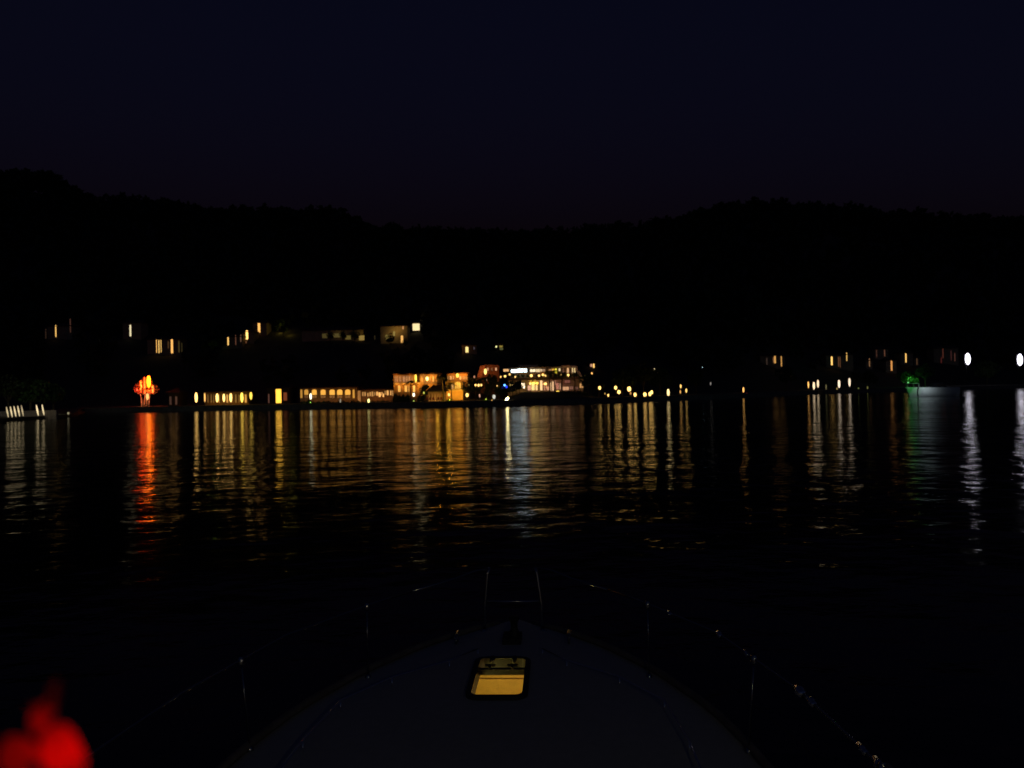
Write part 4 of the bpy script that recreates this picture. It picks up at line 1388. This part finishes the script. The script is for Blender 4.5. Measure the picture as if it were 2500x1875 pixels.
# cabin below: liner, berth cushions, step
M_CREAM = mat('cream_liner', (.62, .45, .16), .7, var=.08, scale=5)
M_CUSH = mat('yellow_cushion', (.60, .42, .13), .9, var=.1, scale=9, bump=.3)
mb = MB()
x0, x1, y0, y1, z0 = -.7, .7, 5.8, 8.1, -1.0
mb.add([(x0, y0, z0), (x1, y0, z0), (x1, y1, z0), (x0, y1, z0)], [(0, 1, 2, 3)])
vs = [(x0, y0, z0), (x1, y0, z0), (x1, y1 - .3, z0), (x0, y1 - .3, z0), (x0, y0, -.13), (x1, y0, -.13), (x1, y1 - .3, -.13), (x0, y1 - .3, -.13)]
mb.add(vs, [(0, 1, 5, 4), (1, 2, 6, 5), (2, 3, 7, 6), (3, 0, 4, 7)])
mb.build('cabin_liner', M_CREAM, ht)
mb = MB(); mb.box(-.66, 6.2, -.98, .66, 7.3, -.70); mb.build('berth_cushion', M_CUSH, ht)
mb = MB(); mb.box(-.66, 7.6, -.95, .66, 7.78, -.388); mb.build('back_cushion', M_CUSH, ht)
mb = MB(); mb.box(-.66, 7.62, -.387, .66, 7.78, -.372); mb.build('berth_board', mat('varnished_wood', (.2, .08, .03), .4, scale=6), ht)
mb = MB(); mb.box(-.66, 7.6, -.371, .66, 7.78, -.345); mb.build('back_cushion', M_CUSH, ht)
mb = MB(); mb.box(-.66, 7.62, -.344, .66, 7.78, -.262); mb.build('locker_shade_panel', mat('dark_olive_recess', (.09, .08, .02), .9, scale=6), ht)  # solid block, dark colour stands in for the shade of an open locker
mb = MB(); mb.box(-.66, 7.59, -.261, .66, 7.78, -.135); mb.build('locker_front', mat('teak_panel', (.8, .42, .2), .6, scale=5), ht)
point(ht, (-.35, 6.75, -.25), (1, .90, .26), 4.6, .05, True)
point(ht, (.4, 7.0, -.2), (1, .75, .3), 4.6, .05, True)

# pulpit, guard rails, stanchions
RH = .64


def rail_pts(sx, z):
    out = []
    for y in (2.4, 3.0, 3.8, 4.9, 5.5, 6.06, 6.6, 7.0, 7.4, 7.8):
        w = float(np.interp(y, [2.4, 3.8, 4.9, 6.06, 6.95, 7.5, 7.9], [2.05, 2.03, 1.92, 1.66, 1.2, .85, .55]))
        out.append((sx * w, y, z))
    return out


pu = thing('pulpit', None, None); pu.parent = yb
for sx, xb_, xt in ((-1, -.31, -.27), (1, .29, .24)):
    mb = MB(); mb.tube([(xb_, 8.12, 0), (xb_ * .97, 8.14, .3), (xt, 8.16, .62), (xt - sx * .02, 8.17, .68)], .016, 8); mb.build('post', M_RAILB, pu)
    mb = MB(); mb.lathe([(.04, -.03), (.04, .0), (.02, .02)], 10, (xb_, 8.12, .05)); mb.build('foot_plate', M_STEEL, pu)
mb = MB(); mb.tube([(-.28, 8.15, .335), (.27, 8.15, .335)], .014, 8); mb.build('crossbar', M_RAILB, pu)
for sx in (-1, 1):
    mb = MB(); mb.tube([(sx * .26, 8.16, .67), (sx * .40, 8.1, .66), (sx * .58, 7.85, .64)] + [rail_pts(sx, .64)[-2]], .012, 8); mb.build('top_rail', M_STEEL, pu)
for sx in (-1, 1):
    rp = rail_pts(sx, RH)
    mb = MB(); mb.tube(rp[::-1][1:], .010, 8); mb.build('guard_rail', M_STEEL, yb)
    mb = MB(); mb.tube([(x, y, .32) for x, y, z in rp[::-1][1:]], .0028, 5); mb.build('lifeline', M_BLACK, yb)
    for y in (6.9, 5.5, 3.95):
        w = float(np.interp(y, [2.4, 3.8, 4.9, 6.06, 6.95, 7.5, 7.9], [2.05, 2.03, 1.92, 1.66, 1.2, .85, .55]))
        st = None
        mb = MB()
        bxp = min(w, hwid(y) - .05)
        mb.tube([(sx * bxp, y, 0), (sx * w, y, RH)], .0065, 8)
        mb.lathe([(.03, -.03), (.03, .0), (.015, .025)], 10, (sx * w, y, RH + .005))
        mb.lathe([(.028, -.02), (.028, .0), (.012, .02)], 10, (sx * bxp, y, .02))
        mb.build('stanchion', M_STEEL, yb)
for yy, rr in ((6.62, .016), (6.05, .024), (5.62, .016), (4.92, .036), (4.76, .026), (4.15, .02), (3.98, .03)):  # polished beads added on the rail only to catch glints
    ww = float(np.interp(yy, [2.4, 3.8, 4.9, 6.06, 6.95], [2.05, 2.03, 1.92, 1.66, 1.2]))
    mb = MB(); mb.tube([(ww, yy + .05, RH), (ww, yy - .05, RH)], rr * .7, 10); mb.lathe(capsule(rr * .9, rr * .9), 12, (ww, yy, RH))
    mb.build('glint_bead', M_CHROME, yb)
mb = MB()
rp = rail_pts(1, RH)
mb.tube([(2.03, 3.95, RH), (2.035, 3.6, RH), (2.045, 3.0, RH), (2.05, 2.4, RH)], .026, 10)
mb.build('rail_sleeve', mat('grey_sleeve', (.45, .43, .38), .5, scale=20), yb)
# low grab rails beside the coachroof, cleats, windlass
for sx in (-1, 1):
    pts = [(sx * .30, 7.35, .11), (sx * .52, 7.0, .12), (sx * .95, 6.6, .12), (sx * 1.25, 6.1, .12), (sx * 1.32, 5.4, .12), (sx * 1.34, 4.4, .12)]
    mb = MB(); mb.tube(pts, .007, 8)
    for q in pts:
        mb.tube([(q[0], q[1], 0.0), q], .006, 6)
    mb.build('grab_rail', M_CHROME, yb)
    mb = MB()
    mb.tube([(sx * .55, 7.62, .12), (sx * .55, 7.86, .12)], .016, 8)
    mb.tube([(sx * .55, 7.70, .02), (sx * .55, 7.70, .12)], .014, 6)
    mb.tube([(sx * .55, 7.79, .02), (sx * .55, 7.79, .12)], .014, 6)
    mb.build('cleat', M_STEEL, yb)
wd = thing('windlass', None, None); wd.parent = yb
mb = MB(); mb.box(-.09, 7.6, .05, .09, 7.85, .12); mb.build('gearbox', M_BLACK, wd)
mb = MB(); mb.lathe([(.05, .12), (.05, .15), (.033, .19), (.033, .24), (.05, .28), (.048, .3), (.001, .3)], 14, (.02, 7.72, 0)); mb.build('drum', M_BLACK, wd)
mb = MB(); mb.tube([(.0, 7.85, .09), (0, 8.1, .09), (0, 8.45, .06)], .02, 6); mb.build('anchor_shank', M_STEEL, wd)

# warm cockpit lamp on the boat's own cabin top, behind the photographer
ck = thing('deck_lamp', 'small warm cockpit lamp on a short mast behind the viewpoint', 'lamp', (1.2, -1.2, 1.0))
mb = MB(); mb.tube([(0, 0, 0), (0, 0, 2.7)], .02, 8); mb.build('post', M_STEEL, ck)
mb = MB(); mb.lathe(capsule(.026, .04), 12); mb.build('shade', glow((1, .85, .45), 700), ck, (0, 0, 2.78))

# crumpled red cloth with lights inside, close to the lens on the port side
def blob(px, py, Y, rx, rz, ry, seed, amp=.16, rot=0.0, n=24):
    rs = np.random.RandomState(seed)
    ph = rs.uniform(0, 6, 8)
    c = at(px, py, Y)
    k = Y / F
    vs, fs = [], []
    for i in range(n + 1):
        th = math.pi * i / n
        for j in range(n):
            fi = 2 * math.pi * j / n
            d = 1 + amp * (math.sin(3 * fi + ph[0] + 2 * th) + .6 * math.sin(5 * fi + ph[1] - 3 * th) + .5 * math.sin(4 * th + ph[2]))
            x, y, z = rx * k * d * math.sin(th) * math.cos(fi), ry * k * d * math.sin(th) * math.sin(fi), rz * k * d * math.cos(th)
            xr, zr = x * math.cos(rot) - z * math.sin(rot), x * math.sin(rot) + z * math.cos(rot)
            vs.append((xr, y, zr))
    for i in range(n):
        for j in range(n):
            a, b_ = i * n + j, i * n + (j + 1) % n
            fs.append((a, a + n, b_ + n, b_))
    return vs, fs, c


rm, rnt, rb = new_mat('red_cloth')
rb.inputs['Base Color'].default_value = (.6, .01, .015, 1)
rb.inputs['Roughness'].default_value = .9
rtn = rnt.nodes.new('ShaderNodeTexNoise'); rtn.inputs['Scale'].default_value = 60
rbp = rnt.nodes.new('ShaderNodeBump'); rbp.inputs['Distance'].default_value = .002
rnt.links.new(rtn.outputs['Fac'], rbp.inputs['Height']); rnt.links.new(rbp.outputs[0], rb.inputs['Normal'])
rtr = rnt.nodes.new('ShaderNodeBsdfTranslucent'); rtr.inputs['Color'].default_value = (.75, .01, .02, 1)
rmx = rnt.nodes.new('ShaderNodeMixShader'); rmx.inputs[0].default_value = .6
rnt.links.new(rb.outputs[0], rmx.inputs[1]); rnt.links.new(rtr.outputs[0], rmx.inputs[2])
rnt.links.new(rmx.outputs[0], rnt.nodes['Material Output'].inputs['Surface'])
YR = .52
cc = at(120, 1850, YR)
rl = thing('red_glowing_cloth', 'glowing red crumpled cloth, lit from inside, out of focus close by', 'lamp', (cc.x, YR, 1.02))
ox, oy, oz = rl.location
mb = MB(); mb.tube([(0, .0, 0), (0, .0, cc.z - oz)], .012, 8); mb.build('post', M_STEEL, rl)
for nm, px, py, rx_, rz_, ry_, sd, rot, amp in (('cloth_wrap', 150, 1862, 48, 88, 46, 1, .12, .05), ('cloth_wrap', 52, 1856, 42, 62, 40, 5, .5, .07), ('cloth_knot', 104, 1748, 22, 42, 22, 9, -.45, .12), ('cloth_tail', 130, 1698, 11, 38, 12, 12, -.25, .14), ('cloth_tail', 82, 1726, 17, 8, 12, 14, .2, .1)):
    v_, f_, c = blob(px, py, YR, rx_, rz_, ry_, sd, amp, rot)
    mb = MB(); mb.add(v_, f_, True)
    mb.build(nm, rm, rl, (c.x - ox, c.y - oy, c.z - oz))
c = at(152, 1850, YR); point(rl, (c.x - ox, 0, c.z - oz), (1, .0, .012), .016, .012, True)
c = at(110, 1760, YR); point(rl, (c.x - ox, 0, c.z - oz), (1, .0, .02), .0013, .006, True)
c = at(60, 1840, YR); point(rl, (c.x - ox, 0, c.z - oz), (1, .0, .02), .0016, .008, True)
